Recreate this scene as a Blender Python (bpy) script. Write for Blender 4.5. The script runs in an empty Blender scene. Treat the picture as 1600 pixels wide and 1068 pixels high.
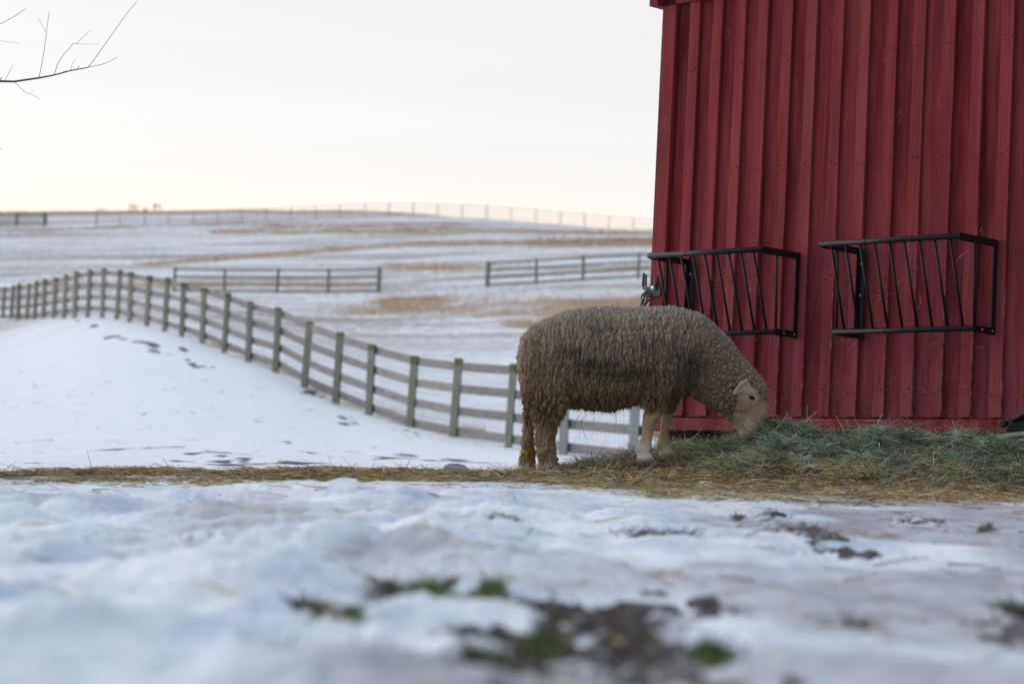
import bpy, math, random
import numpy as np
from mathutils import Vector, Matrix

# ------------------------------------------------------------------ camera
FPX = 3778.0                                   # 85 mm on a 36 mm sensor, 1600 px wide
PITCH, ROLL = math.radians(4.3), math.radians(2.9)
sc = bpy.context.scene
cam_d = bpy.data.cameras.new('camera')
cam = bpy.data.objects.new('camera', cam_d)
sc.collection.objects.link(cam)
sc.camera = cam
cam_d.lens = 85.0
cam_d.sensor_width = 36.0
cam_d.clip_start = 0.05
cam_d.clip_end = 3000.0
RM = Matrix.Rotation(math.radians(90) + PITCH, 4, 'X') @ Matrix.Rotation(ROLL, 4, 'Z')
cam.matrix_world = RM
cam_d.dof.use_dof = True
cam_d.dof.focus_distance = 11.9
cam_d.dof.aperture_fstop = 3.5

# ------------------------------------------------------------------ sky, sun, exposure
SUN_EL, SUN_AZ = math.radians(10.0), math.radians(-58.0)      # azimuth from +Y, negative = left
w = bpy.data.worlds.new('World')
sc.world = w
w.use_nodes = True
nt = w.node_tree
nt.nodes.clear()
def wn(t, **k):
    n = nt.nodes.new(t)
    for a, b in k.items(): setattr(n, a, b)
    return n
out = wn('ShaderNodeOutputWorld')
sky = wn('ShaderNodeTexSky', sky_type='NISHITA', sun_disc=False)
sky.sun_elevation = SUN_EL
sky.sun_rotation = SUN_AZ
bg = wn('ShaderNodeBackground'); bg.inputs[1].default_value = 0.05
nt.links.new(sky.outputs[0], bg.inputs[0])
tc = wn('ShaderNodeTexCoord')
sep = wn('ShaderNodeSeparateXYZ')
nt.links.new(tc.outputs['Generated'], sep.inputs[0])
# thin stratus deck: bright near the horizon, blue overhead; brighter towards the hidden sun
rampz = wn('ShaderNodeValToRGB')
e = rampz.color_ramp.elements
e[0].position = 0.0; e[0].color = (0.80, 0.58, 0.42, 1)
e[1].position = 1.0; e[1].color = (1.0, 1.10, 1.30, 1)
for p, c in ((0.108, (0.97, 0.74, 0.57)), (0.122, (0.90, 0.76, 0.67)), (0.138, (0.79, 0.72, 0.70)), (0.17, (0.74, 0.695, 0.69)), (0.24, (0.73, 0.69, 0.68)), (0.36, (0.77, 0.78, 0.81)), (0.60, (0.92, 1.00, 1.16))):
    x = e.new(p); x.color = (*c, 1)
nt.links.new(sep.outputs['Z'], rampz.inputs[0])
dotn = wn('ShaderNodeVectorMath', operation='DOT_PRODUCT')
nt.links.new(tc.outputs['Generated'], dotn.inputs[0])
dotn.inputs[1].default_value = (-0.62, 0.78, 0.0)
mr = wn('ShaderNodeMapRange')
nt.links.new(dotn.outputs['Value'], mr.inputs['Value'])
mr.inputs['From Min'].default_value = -1.0; mr.inputs['From Max'].default_value = 0.55
mr.inputs['To Min'].default_value = 0.16; mr.inputs['To Max'].default_value = 1.0
mp = wn('ShaderNodeMapping'); mp.inputs['Scale'].default_value = (1.2, 1.2, 16.0)
nt.links.new(tc.outputs['Generated'], mp.inputs[0])
nz = wn('ShaderNodeTexNoise'); nz.inputs['Scale'].default_value = 1.6; nz.inputs['Detail'].default_value = 4
nt.links.new(mp.outputs[0], nz.inputs[0])
mr2 = wn('ShaderNodeMapRange')
nt.links.new(nz.outputs[0], mr2.inputs['Value'])
mr2.inputs['From Min'].default_value = 0.3; mr2.inputs['From Max'].default_value = 0.7
mr2.inputs['To Min'].default_value = 0.94; mr2.inputs['To Max'].default_value = 1.045
mu = wn('ShaderNodeMath', operation='MULTIPLY')
nt.links.new(mr.outputs[0], mu.inputs[0]); nt.links.new(mr2.outputs[0], mu.inputs[1])
bg2 = wn('ShaderNodeBackground')
nt.links.new(rampz.outputs[0], bg2.inputs[0]); nt.links.new(mu.outputs[0], bg2.inputs[1])
ad = wn('ShaderNodeAddShader')
nt.links.new(bg.outputs[0], ad.inputs[0]); nt.links.new(bg2.outputs[0], ad.inputs[1])
nt.links.new(ad.outputs[0], out.inputs[0])

sl = bpy.data.lights.new('sun', 'SUN')
sun = bpy.data.objects.new('sun', sl)
sc.collection.objects.link(sun)
sl.energy = 0.5
sl.angle = math.radians(14)
sl.color = (1.0, 0.84, 0.68)
sd = Vector((math.sin(SUN_AZ) * math.cos(SUN_EL), math.cos(SUN_AZ) * math.cos(SUN_EL), math.sin(SUN_EL)))
sun.rotation_euler = sd.to_track_quat('Z', 'Y').to_euler()
sun.location = (0, 0, 30)

sc.view_settings.view_transform = 'Standard'
sc.view_settings.look = 'None'
sc.view_settings.exposure = 0.06
sc.render.engine = 'CYCLES'
sc.cycles.use_denoising = True
sc.cycles.max_bounces = 6
sc.cycles.diffuse_bounces = 3

# ------------------------------------------------------------------ helpers
R3 = np.array(RM.to_3x3())
def P(px, py, d):
    """world point seen at photo pixel (px, py) at depth d"""
    px, py, d = np.broadcast_arrays(np.asarray(px, float), np.asarray(py, float), np.asarray(d, float))
    c = np.stack([(px - 800) / FPX * d, -(py - 534) / FPX * d, -d], -1)
    return c @ R3.T
def proj(p):
    c = np.asarray(p) @ R3
    d = -c[..., 2]
    return 800 + FPX * c[..., 0] / d, 534 - FPX * c[..., 1] / d, d

def ss(a, b, x):
    t = np.clip((x - a) / (b - a), 0, 1)
    return t * t * (3 - 2 * t)
def _h(i, j, k, s):
    h = (i.astype(np.int64) * 374761393 + j.astype(np.int64) * 668265263 + k.astype(np.int64) * 2147483647 + s * 974634777) & 0xffffffff
    h = ((h ^ (h >> 13)) * 1274126177) & 0xffffffff
    h = ((h ^ (h >> 16)) * 2246822519) & 0xffffffff
    h = h ^ (h >> 15)
    return (h & 0xffffff) / 16777215.0
def vnoise(x, y, z, s=0):
    i, j, k = np.floor(x), np.floor(y), np.floor(z)
    u, v, t = x - i, y - j, z - k
    u, v, t = u*u*(3-2*u), v*v*(3-2*v), t*t*(3-2*t)
    r = 0
    for a in (0, 1):
        for b in (0, 1):
            for c in (0, 1):
                r = r + _h(i+a, j+b, k+c, s) * (u if a else 1-u) * (v if b else 1-v) * (t if c else 1-t)
    return r * 2 - 1
def fbm(x, y, z=None, o=4, s=0):
    x, y = np.asarray(x, float), np.asarray(y, float)
    z = np.zeros_like(x) if z is None else np.asarray(z, float)
    r, a, f = 0, .5, 1.0
    for q in range(o):
        r = r + a * vnoise(x*f + 7.3*q, y*f + 3.1*q, z*f, s + q)
        a *= .5; f *= 2.03
    return r
def worley(x, y, z, s=0):
    i, j, k = np.floor(x), np.floor(y), np.floor(z)
    f1 = np.full(x.shape, 9.0); f2 = np.full(x.shape, 9.0)
    for a in (-1, 0, 1):
        for b in (-1, 0, 1):
            for c in (-1, 0, 1):
                ii, jj, kk = i+a, j+b, k+c
                dx = ii + _h(ii, jj, kk, s) - x; dy = jj + _h(ii, jj, kk, s+1) - y; dz = kk + _h(ii, jj, kk, s+2) - z
                d = np.sqrt(dx*dx + dy*dy + dz*dz)
                f2 = np.minimum(f2, np.maximum(f1, d)); f1 = np.minimum(f1, d)
    return f1, f2

def tag(o, label=None, cat=None, group=None, kind=None):
    if label: o['label'] = label
    if cat: o['category'] = cat
    if group: o['group'] = group
    if kind: o['kind'] = kind
    return o
def empty(name, loc=(0, 0, 0), rot=None):
    o = bpy.data.objects.new(name, None)
    sc.collection.objects.link(o)
    o.location = loc
    if rot is not None: o.rotation_euler = rot
    return o
def np_mesh(name, verts, faces, mat, parent=None, cols=None, smooth=True, attrs=None):
    """verts (N,3); faces (M,k) array or list; cols = per-vertex rgb"""
    me = bpy.data.meshes.new(name)
    verts = np.ascontiguousarray(verts, dtype=np.float32)
    if isinstance(faces, np.ndarray):
        n, k = faces.shape
        me.vertices.add(len(verts)); me.vertices.foreach_set('co', verts.ravel())
        me.loops.add(n * k); me.loops.foreach_set('vertex_index', np.ascontiguousarray(faces, dtype=np.int32).ravel())
        me.polygons.add(n); me.polygons.foreach_set('loop_start', np.arange(0, n*k, k, dtype=np.int32))
        me.update(calc_edges=True)
    else:
        me.from_pydata([tuple(map(float, v)) for v in verts], [], faces)
    me.polygons.foreach_set('use_smooth', np.full(len(me.polygons), smooth))
    if cols is not None:
        a = me.color_attributes.new('col', 'FLOAT_COLOR', 'POINT')
        c = np.ones((len(verts), 4), np.float32); c[:, :3] = cols
        a.data.foreach_set('color', c.ravel())
    for k2, v in (attrs or {}).items():
        a = me.attributes.new(k2, 'FLOAT', 'POINT'); a.data.foreach_set('value', np.ascontiguousarray(v, dtype=np.float32))
    me.materials.append(mat)
    o = bpy.data.objects.new(name, me)
    sc.collection.objects.link(o)
    if parent is not None: o.parent = parent
    return o

class MB:
    """collects boxes and tubes; build() links them as ONE mesh object"""
    def __init__(s): s.v = []; s.f = []; s.a = []
    def add(s, v, f, a=0.0):
        n = len(s.v); s.v += [tuple(map(float, q)) for q in v]; s.f += [tuple(i + n for i in q) for q in f]
        s.a += [a] * len(v)
    def box(s, x0, x1, y0, y1, z0, z1, a=0.0, skew=0.0):
        v = [(x0,y0,z0),(x1,y0,z0),(x1,y1,z0),(x0,y1,z0),(x0+skew,y0,z1),(x1+skew,y0,z1),(x1+skew,y1,z1),(x0+skew,y1,z1)]
        s.add(v, [(0,3,2,1),(4,5,6,7),(0,1,5,4),(1,2,6,5),(2,3,7,6),(3,0,4,7)], a)
    def beam(s, p, q, wd, ht, a=0.0, up=(0, 0, 1)):
        p, q = Vector(p), Vector(q); d = (q - p).normalized()
        sd_ = d.cross(Vector(up)).normalized() * wd / 2; u = sd_.cross(d).normalized() * ht / 2
        v = [p-sd_-u, p+sd_-u, p+sd_+u, p-sd_+u, q-sd_-u, q+sd_-u, q+sd_+u, q-sd_+u]
        s.add(v, [(0,1,2,3),(7,6,5,4),(0,4,5,1),(1,5,6,2),(2,6,7,3),(3,7,4,0)], a)
    def tube(s, pts, r, n=8, a=0.0):
        pts = [Vector(p) for p in pts]; rs = r if isinstance(r, (list, tuple)) else [r] * len(pts)
        v = []; f = []
        ref = Vector((0.13, 0.31, 0.94))
        for i, p in enumerate(pts):
            d = (pts[min(i+1, len(pts)-1)] - pts[max(i-1, 0)]).normalized()
            u = d.cross(ref)
            if u.length < .05: u = d.cross(Vector((1, 0, 0)))
            u.normalize(); w_ = d.cross(u)
            for k in range(n):
                t = 2*math.pi*k/n
                v.append(p + (u*math.cos(t) + w_*math.sin(t)) * rs[i])
        for i in range(len(pts)-1):
            for k in range(n):
                f.append((i*n+k, i*n+(k+1) % n, (i+1)*n+(k+1) % n, (i+1)*n+k))
        f.append(tuple(range(n-1, -1, -1))); f.append(tuple((len(pts)-1)*n+k for k in range(n)))
        s.add(v, f, a)
    def build(s, name, mat, parent=None, smooth=False, bevel=0.0):
        o = np_mesh(name, np.array(s.v), s.f, mat, parent, smooth=smooth, attrs={'rnd': np.array(s.a)})
        if bevel:
            m = o.modifiers.new('bevel', 'BEVEL'); m.width = bevel; m.segments = 2; m.limit_method = 'ANGLE'
        return o

def mat(name):
    m = bpy.data.materials.new(name); m.use_nodes = True
    n = m.node_tree; b = n.nodes['Principled BSDF']
    return m, n, b
class NT:
    def __init__(s, n): s.n = n
    def node(s, t, **k):
        x = s.n.nodes.new(t)
        for a, b in k.items(): setattr(x, a, b)
        return x
    def link(s, a, b): s.n.links.new(a, b)
    def coord(s, scale=(1, 1, 1), rot=(0, 0, 0), kind='Object'):
        t = s.node('ShaderNodeTexCoord'); m = s.node('ShaderNodeMapping')
        m.inputs['Scale'].default_value = scale; m.inputs['Rotation'].default_value = rot
        s.link(t.outputs[kind], m.inputs[0]); return m.outputs[0]
    def noise(s, vec, scale, detail=4, rough=.55, dist=0.0):
        x = s.node('ShaderNodeTexNoise'); x.inputs['Scale'].default_value = scale
        x.inputs['Detail'].default_value = detail; x.inputs['Roughness'].default_value = rough
        x.inputs['Distortion'].default_value = dist
        if vec is not None: s.link(vec, x.inputs[0])
        return x.outputs[0]
    def rng(s, v, a, b, c=0.0, d=1.0, smooth=False):
        x = s.node('ShaderNodeMapRange')
        if smooth: x.interpolation_type = 'SMOOTHSTEP'
        s.link(v, x.inputs['Value'])
        for k, q in zip(('From Min', 'From Max', 'To Min', 'To Max'), (a, b, c, d)): x.inputs[k].default_value = q
        return x.outputs[0]
    def mix(s, fac, a, b, blend='MIX'):
        x = s.node('ShaderNodeMix', data_type='RGBA', blend_type=blend)
        for i, q in ((0, fac), (6, a), (7, b)):
            if isinstance(q, (int, float)): x.inputs[i].default_value = q
            elif isinstance(q, tuple): x.inputs[i].default_value = (*q, 1)
            else: s.link(q, x.inputs[i])
        return x.outputs[2]
    def math(s, op, a, b=0.0, clamp=False):
        x = s.node('ShaderNodeMath', operation=op); x.use_clamp = clamp
        for i, q in ((0, a), (1, b)):
            if isinstance(q, (int, float)): x.inputs[i].default_value = q
            else: s.link(q, x.inputs[i])
        return x.outputs[0]
    def attr(s, name):
        x = s.node('ShaderNodeAttribute', attribute_name=name); return x
    def bump(s, b, h, strength=.5, dist=.01):
        x = s.node('ShaderNodeBump'); x.inputs['Strength'].default_value = strength; x.inputs['Distance'].default_value = dist
        s.link(h, x.inputs['Height']); s.link(x.outputs[0], b.inputs['Normal'])

# ------------------------------------------------------------------ materials
def m_snow():
    m, n, b = mat('snow_ground'); t = NT(n)
    v = t.coord()
    snow = t.mix(t.rng(t.noise(v, .9, 3), .3, .7), (0.87, 0.90, 0.94), (0.93, 0.94, 0.955))
    near_tone = t.mix(t.rng(t.noise(t.coord((1, .7, 1)), 3.2, 6, .62), .36, .60), (0.52, 0.61, 0.73), (0.92, 0.935, 0.95))  # near snow mottled with a darker, bluer tone by noise
    snow = t.mix(t.attr('near_tone').outputs['Fac'], snow, near_tone)
    ice = t.mix(t.rng(t.noise(t.coord((1, .6, 1)), 3.5, 6, .65), .38, .62), (0.36, 0.345, 0.35), (0.66, 0.70, 0.77))
    c = t.mix(t.attr('ice').outputs['Fac'], snow, ice)
    # field stubble poking through: broken brown grey speckle, and straw coloured belts
    vf = t.coord((.8, 1.0, 1.0))
    sp = t.rng(t.math('ADD', t.math('MULTIPLY', t.noise(vf, 3.2, 7, .85), .7), t.math('MULTIPLY', t.noise(t.coord((.12, .5, .5)), .5, 4), .3)), .475, .53)
    c = t.mix(t.math('MULTIPLY', sp, t.attr('stub').outputs['Fac']), c, (0.27, 0.205, 0.155))
    gr = t.mix(t.rng(t.noise(vf, .6, 6, .7), .3, .7), (0.34, 0.22, 0.12), (0.56, 0.40, 0.25))
    gm = t.math('ADD', t.attr('grass').outputs['Fac'], t.math('MULTIPLY', t.rng(t.noise(vf, .8, 7, .7), .3, .7, -.5, .5), t.rng(t.attr('grass').outputs['Fac'], 0, .4)))
    c = t.mix(t.rng(gm, .3, .7), c, gr)
    mud = t.mix(t.rng(t.noise(v, 14, 6, .7), .3, .7), (0.012, 0.008, 0.008), (0.055, 0.035, 0.030))
    dm = t.math('ADD', t.attr('dirt').outputs['Fac'], t.math('MULTIPLY', t.rng(t.noise(v, 22, 5, .7), .3, .7, -.3, .3), t.rng(t.attr('dirt').outputs['Fac'], 0, .3)))
    dmm = t.rng(dm, .35, .6)
    c = t.mix(dmm, c, mud)
    t.link(c, b.inputs['Base Color'])
    r = t.math('SUBTRACT', .62, t.math('MULTIPLY', t.attr('ice').outputs['Fac'], .34))
    t.link(r, b.inputs['Roughness'])
    b.inputs['Specular IOR Level'].default_value = .35
    h = t.math('ADD', t.math('MULTIPLY', t.noise(v, 25, 6, .65), .6), t.noise(v, 130, 3))
    t.bump(b, h, .5, .012)
    return m
SNOW = m_snow()

def m_wood(name, c0, c1, moss=None, scale=(30, 30, 2)):
    m, n, b = mat(name); t = NT(n)
    v = t.coord(scale)
    a = t.attr('rnd').outputs['Fac']
    c = t.mix(t.rng(t.noise(v, 1.0, 6, .7), .3, .7), c0, c1)
    c = t.mix(t.math('MULTIPLY', a, .45), c, (c0[0]*.6, c0[1]*.6, c0[2]*.6))
    if moss:
        g = t.rng(t.noise(t.coord((4, 4, 3)), 1.0, 5, .7), .42, .6)
        c = t.mix(t.math('MULTIPLY', g, .6), c, moss)
    t.link(c, b.inputs['Base Color']); b.inputs['Roughness'].default_value = .85
    t.bump(b, t.noise(v, 2.0, 5), .4, .01)
    return m
POST = m_wood('mossy_post_wood', (0.26, 0.265, 0.22), (0.46, 0.46, 0.41), (0.24, 0.27, 0.16))
POSTPALE = m_wood('pale_post_wood', (0.34, 0.36, 0.33), (0.50, 0.52, 0.49))
MOSS = m_wood('post_top_moss', (0.13, 0.14, 0.05), (0.27, 0.28, 0.14))
RAIL = m_wood('weathered_rail_wood', (0.17, 0.16, 0.16), (0.40, 0.38, 0.37), None, (3, 3, 30))
FARWOOD = m_wood('far_fence_wood', (0.20, 0.23, 0.19), (0.33, 0.35, 0.29), (0.22, 0.26, 0.16))
BARK = m_wood('bark', (0.03, 0.03, 0.03), (0.09, 0.08, 0.075))
GLOWTWIG = m_wood('glow_tinted_twig', (0.42, 0.30, 0.21), (0.62, 0.46, 0.34))  # dry wood with the orange horizon glow painted into its colour
PLANK = m_wood('grey_plank', (0.24, 0.22, 0.25), (0.42, 0.40, 0.43), None, (4, 4, 30))

def m_red(name, worn=1.0):
    m, n, b = mat(name); t = NT(n)
    rnd = t.attr('rnd').outputs['Fac']
    v0 = t.coord((1, 1, 1))
    addv = t.node('ShaderNodeVectorMath', operation='ADD'); t.link(v0, addv.inputs[0])
    cm = t.node('ShaderNodeCombineXYZ'); t.link(t.math('MULTIPLY', rnd, 40.0), cm.inputs[2]); t.link(t.math('MULTIPLY', rnd, 13.0), cm.inputs[1])
    t.link(cm.outputs[0], addv.inputs[1])
    def sc_(s):
        x = t.node('ShaderNodeMapping'); x.inputs['Scale'].default_value = s; t.link(addv.outputs[0], x.inputs[0]); return x.outputs[0]
    grain = t.noise(sc_((55, 55, 1.6)), 1.0, 6, .65, .4)
    blot = t.noise(sc_((9, 9, 1.1)), 1.0, 5, .6)
    c = t.mix(t.rng(grain, .3, .7), (0.135, 0.0135, 0.020), (0.275, 0.040, 0.049))
    c = t.mix(t.rng(blot, .42, .62, 0, .85), c, (0.090, 0.007, 0.013))
    c = t.mix(t.math('MULTIPLY', rnd, .36), c, (0.43, 0.085, 0.10))
    # weathered, chalky paint low on the wall
    sepz = t.node('ShaderNodeSeparateXYZ'); t.link(v0, sepz.inputs[0])
    low = t.rng(sepz.outputs['Z'], 1.3, 0.05)
    ch = t.math('MULTIPLY', t.math('MULTIPLY', low, t.rng(t.noise(sc_((12, 12, 2.2)), 1.0, 5, .65), .4, .72)), .55 * worn)
    c = t.mix(ch, c, (0.38, 0.11, 0.17))
    big = t.noise(sc_((5, 5, .5)), 1.0, 4, .6)
    c = t.mix(t.rng(big, .5, .72, 0, .5), c, (0.36, 0.095, 0.10))
    spl = t.math('MULTIPLY', t.rng(sepz.outputs['Z'], .42, .0), t.rng(t.noise(t.coord((30, 30, 30)), 1.0, 5, .7), .48, .62))
    c = t.mix(t.math('MULTIPLY', spl, .5), c, (0.20, 0.13, 0.11))
    # rub marks, drips
    dr = t.rng(t.noise(sc_((70, 70, 3.5)), 1.0, 4, .6), .69, .76)
    dm = t.rng(t.noise(sc_((3, 3, .8)), 1.0, 3), .52, .68)
    c = t.mix(t.math('MULTIPLY', t.math('MULTIPLY', dr, dm), .45), c, (0.42, 0.22, 0.23))
    # knots
    vo = t.node('ShaderNodeTexVoronoi', voronoi_dimensions='2D'); vo.inputs['Scale'].default_value = 1.0
    sv = t.node('ShaderNodeSeparateXYZ'); t.link(sc_((5.5, 1, 2.2)), sv.inputs[0]); cv = t.node('ShaderNodeCombineXYZ')
    t.link(sv.outputs['X'], cv.inputs[0]); t.link(sv.outputs['Z'], cv.inputs[1]); t.link(cv.outputs[0], vo.inputs[0])
    sel = t.math('MULTIPLY', t.rng(vo.outputs['Color'], .58, .7), t.rng(t.noise(sc_((40, 40, 30)), 1.0, 3), .3, .6, .3, 1.0))
    kd = vo.outputs['Distance']
    ring = t.math('MULTIPLY', t.rng(kd, .035, .05), t.rng(kd, .10, .06))
    c = t.mix(t.math('MULTIPLY', t.math('MULTIPLY', ring, sel), .5), c, (0.42, 0.085, 0.095))
    core = t.rng(kd, .03, .018)
    c = t.mix(t.math('MULTIPLY', t.math('MULTIPLY', core, sel), .6), c, (0.06, 0.008, 0.01))
    # bare wood at sharp edges of the battens
    ed = t.attr('edge').outputs['Fac']
    ew = t.math('MULTIPLY', ed, t.rng(t.noise(sc_((20, 20, 7)), 1.0, 6, .75), .53, .60))
    ew = t.math('MULTIPLY', ew, t.rng(sepz.outputs['Z'], 1.5, .1, .05, 1.0))
    c = t.mix(t.math('MULTIPLY', ew, worn), c, (0.42, 0.30, 0.27))
    t.link(c, b.inputs['Base Color']); b.inputs['Roughness'].default_value = .8
    b.inputs['Specular IOR Level'].default_value = .12
    saw = t.noise(sc_((8, 8, 160)), 1.0, 3, .6)
    h = t.math('ADD', grain, t.math('MULTIPLY', saw, .8))
    t.bump(b, h, .7, .008)
    return m
RED = m_red('red_barn_paint')

def m_vcol(name, rough=.8, bump=None, spec=.3, transl=0.0):
    m, n, b = mat(name); t = NT(n)
    c = t.attr('col').outputs['Color']
    t.link(c, b.inputs['Base Color']); b.inputs['Roughness'].default_value = rough
    b.inputs['Specular IOR Level'].default_value = spec
    if bump: t.bump(b, t.noise(t.coord(), bump[0], 5, .7), bump[1], bump[2])
    return m
HAYM = m_vcol('hay', .75)
FLEECE = m_vcol('sheep_coat', .95, (160, .75, .006), .12)
WOOLM = m_vcol('wool_fibre', .95, None, .1)
def m_plain(name, col, rough=.5, metal=0.0, spec=.5, var=.0, sc_=30):
    m, n, b = mat(name); t = NT(n)
    nz_ = t.noise(t.coord(), sc_, 5, .65)
    c = t.mix(t.rng(nz_, .3, .7), tuple(x*(1-var) for x in col), tuple(min(1, x*(1+var)) for x in col))
    t.link(c, b.inputs['Base Color']); t.link(t.rng(nz_, .3, .7, rough*.85, min(1, rough*1.15)), b.inputs['Roughness'])
    b.inputs['Metallic'].default_value = metal
    b.inputs['Specular IOR Level'].default_value = spec
    return m
BLACK = m_plain('black_powder_coat', (0.012, 0.013, 0.018), .5, 0, .3, .3, 60)
ZINC = m_plain('zinc_bolt', (0.62, 0.63, 0.66), .35, .9, .5, .2)
GALV = m_plain('galvanised_steel', (0.09, 0.10, 0.115), .65, .4, .4, .5, 40)
WIRE = m_plain('fence_wire', (0.25, 0.26, 0.27), .5, .6)
ROOFM = m_plain('roof_metal', (0.16, 0.16, 0.17), .5, .5, .5, .2, 5)
EYE = m_plain('eye_black', (0.01, 0.008, 0.01), .12, 0, .6)
BAND = m_plain('orange_band', (0.45, 0.19, 0.03), .5, 0, .4, .35, 120)
BANDINK = m_plain('band_ink', (0.03, 0.015, 0.01), .6)
STONE = m_plain('grey_stone', (0.30, 0.30, 0.34), .8, 0, .3, .3, 20)
DARKIN = m_plain('dark_underfloor', (0.03, 0.02, 0.02), .9)

# ------------------------------------------------------------------ ground
YH = lambda px: 818 + .05 * (px - 800)
# paddock fence: photo x, photo y of the post top, depth in m, photo y of the ground
FEN = [(1110,590,31.0,735),(997,578,33.0,724),(888,573,35.0,716),(800,568,37.2,700),(713,563,39.5,690),(645,555,41.7,670),(583,538,44.0,654),(530,521,46.2,634),
       (480,503,48.5,614),(437,483,50.8,580),(394,473,53.0,564),(355,460,55.3,551),(322,449,57.6,536),(290,441,60.0,522),(262,435,62.3,513),
       (234,430,64.6,504),(208,426,67.0,498),(187,423,69.3,492),(165,421,71.6,488),(142,422,74.0,487),(122,425,76.2,489),(105,430,78.5,490),
       (88,433,80.8,491),(72,437,83.1,492),(58,440,85.5,493),(45,443,87.8,494),(32,445,90.2,495),(20,447,92.6,496),(8,448,95.0,496),(-5,449,97.4,497),(-18,450,99.8,498)]
_fx = np.array([f[0] for f in FEN][::-1], float); _fd = np.array([f[2] for f in FEN][::-1]); _fy = np.array([f[3] for f in FEN][::-1], float)
CX = np.arange(-400, 1841, 10.0)
def _rows(px):
    I = lambda xs, ys: float(np.interp(px, xs, ys))
    yh = YH(px)
    rows = []
    y10 = I([0, 400, 800, 1200, 1600], [756, 754, 757, 767, 780])
    z10 = (yh - y10) / FPX * 10
    for d in (.3, 1, 2, 3, 4, 6, 8):
        z = -.2 + (z10 + .2) * (max(0, d - 2) / 8) ** 1.05
        rows.append((d, yh - FPX * z / d))
    rows.append((10, y10))
    a = [0, 400, 800, 1000, 1200, 1600]
    rows += [(11, I(a, [744, 742, 746, 747, 747, 754])), (12, I(a, [735, 732, 737, 733, 727, 722])),
             (13.5, I(a, [728, 727, 735, 724, 695, 688])), (14.5, I(a, [722, 722, 733, 722, 690, 686]))]
    fd = float(np.interp(px, _fx, _fd)); fy = float(np.interp(px, _fx, _fy))
    if px > 1050: fd, fy = 33, 700
    yl = rows[-1][1]
    if px < 850:                                   # hollow slope between yard and fence
        for q, g in ((.3, .20), (.55, .42), (.8, .72)):
            d = math.exp(math.log(14.5) + q * (math.log(fd) - math.log(14.5)))
            rows.append((d, yl + (fy - yl) * g))
    rows.append((fd, fy))
    b = [0, 200, 400, 600, 760, 900, 1000]
    far = {125: [468, 462, 461, 457, 446, 439, 435], 150: [436, 432, 430, 426, 414, 408, 405], 200: [386, 383, 379, 376, 373, 373, 374],
           232: [365, 361, 353, 337, 339.5, 351, 360], 245: [357, 354, 346, 338, 341, 353, 362], 270: [341, 338, 333, 333, 344, 358, 368],
           300: [329, 328, 328.5, 331, 346, 362, 373], 400: [345, 345, 345, 350, 365, 380, 390], 900: [420, 420, 420, 430, 440, 450, 460]}
    if px > 1000: far[125] = far[125][:]
    for d, ys in far.items(): rows.append((d, I(b, ys)))
    return rows
LG = np.linspace(math.log(.3), math.log(900), 700)
TAB = np.array([np.interp(LG, [math.log(r[0]) for r in _rows(px)], [r[1] for r in _rows(px)]) for px in CX])
ker = np.exp(-.5 * (np.arange(-12, 13) / 4.5) ** 2); ker /= ker.sum()
_tp = np.pad(TAB, ((0, 0), (12, 12)), 'edge')
TAB = np.array([np.convolve(r, ker, 'valid') for r in _tp])
_tp = np.pad(TAB, ((12, 12), (0, 0)), 'edge')
TAB = np.array([np.convolve(_tp[:, j], ker, 'valid') for j in range(_tp.shape[1])]).T.copy()
def tab(px, d):
    cx = np.clip((px - CX[0]) / 10.0, 0, len(CX) - 1.001); cy = np.clip((np.log(np.maximum(d, .3)) - LG[0]) / (LG[1] - LG[0]), 0, len(LG) - 1.001)
    i = cx.astype(int); j = cy.astype(int); u = cx - i; v = cy - j
    return TAB[i, j]*(1-u)*(1-v) + TAB[i+1, j]*u*(1-v) + TAB[i, j+1]*(1-u)*v + TAB[i+1, j+1]*u*v
# bare muddy holes in the snow near the camera: photo x, y, half sizes, strength, greenness
HOLES = [(890,967,190,18,1,0),(770,1045,95,12,.9,.2),(610,965,30,8,.8,.2),(960,988,95,20,1,0),(985,1020,60,26,1,0),(1000,1045,110,24,1,0),(860,1000,26,30,.9,0),(730,1066,150,16,1,.4),(600,930,32,12,.9,0),
         (488,962,34,14,.9,.2),(545,985,22,9,.7,.8),(672,938,30,12,.9,1),(770,935,18,12,.7,1),(845,1025,28,16,.95,.8),(1105,1037,30,12,.9,.8),
         (1340,986,22,7,.8,0),(790,822,34,4,.8,.1),(1010,838,55,3,.8,0),(1120,962,38,9,.8,0),(420,1030,40,8,.6,0),(700,926,70,4,.7,0),(1580,968,25,6,.8,.4),
         (1540,833,16,7,.9,0),(1200,806,26,4,.8,0),(1150,815,12,3,.9,0),(300,872,70,3,.45,0),(1060,842,50,3,.7,0),(1265,838,60,3,.6,0)]
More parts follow.
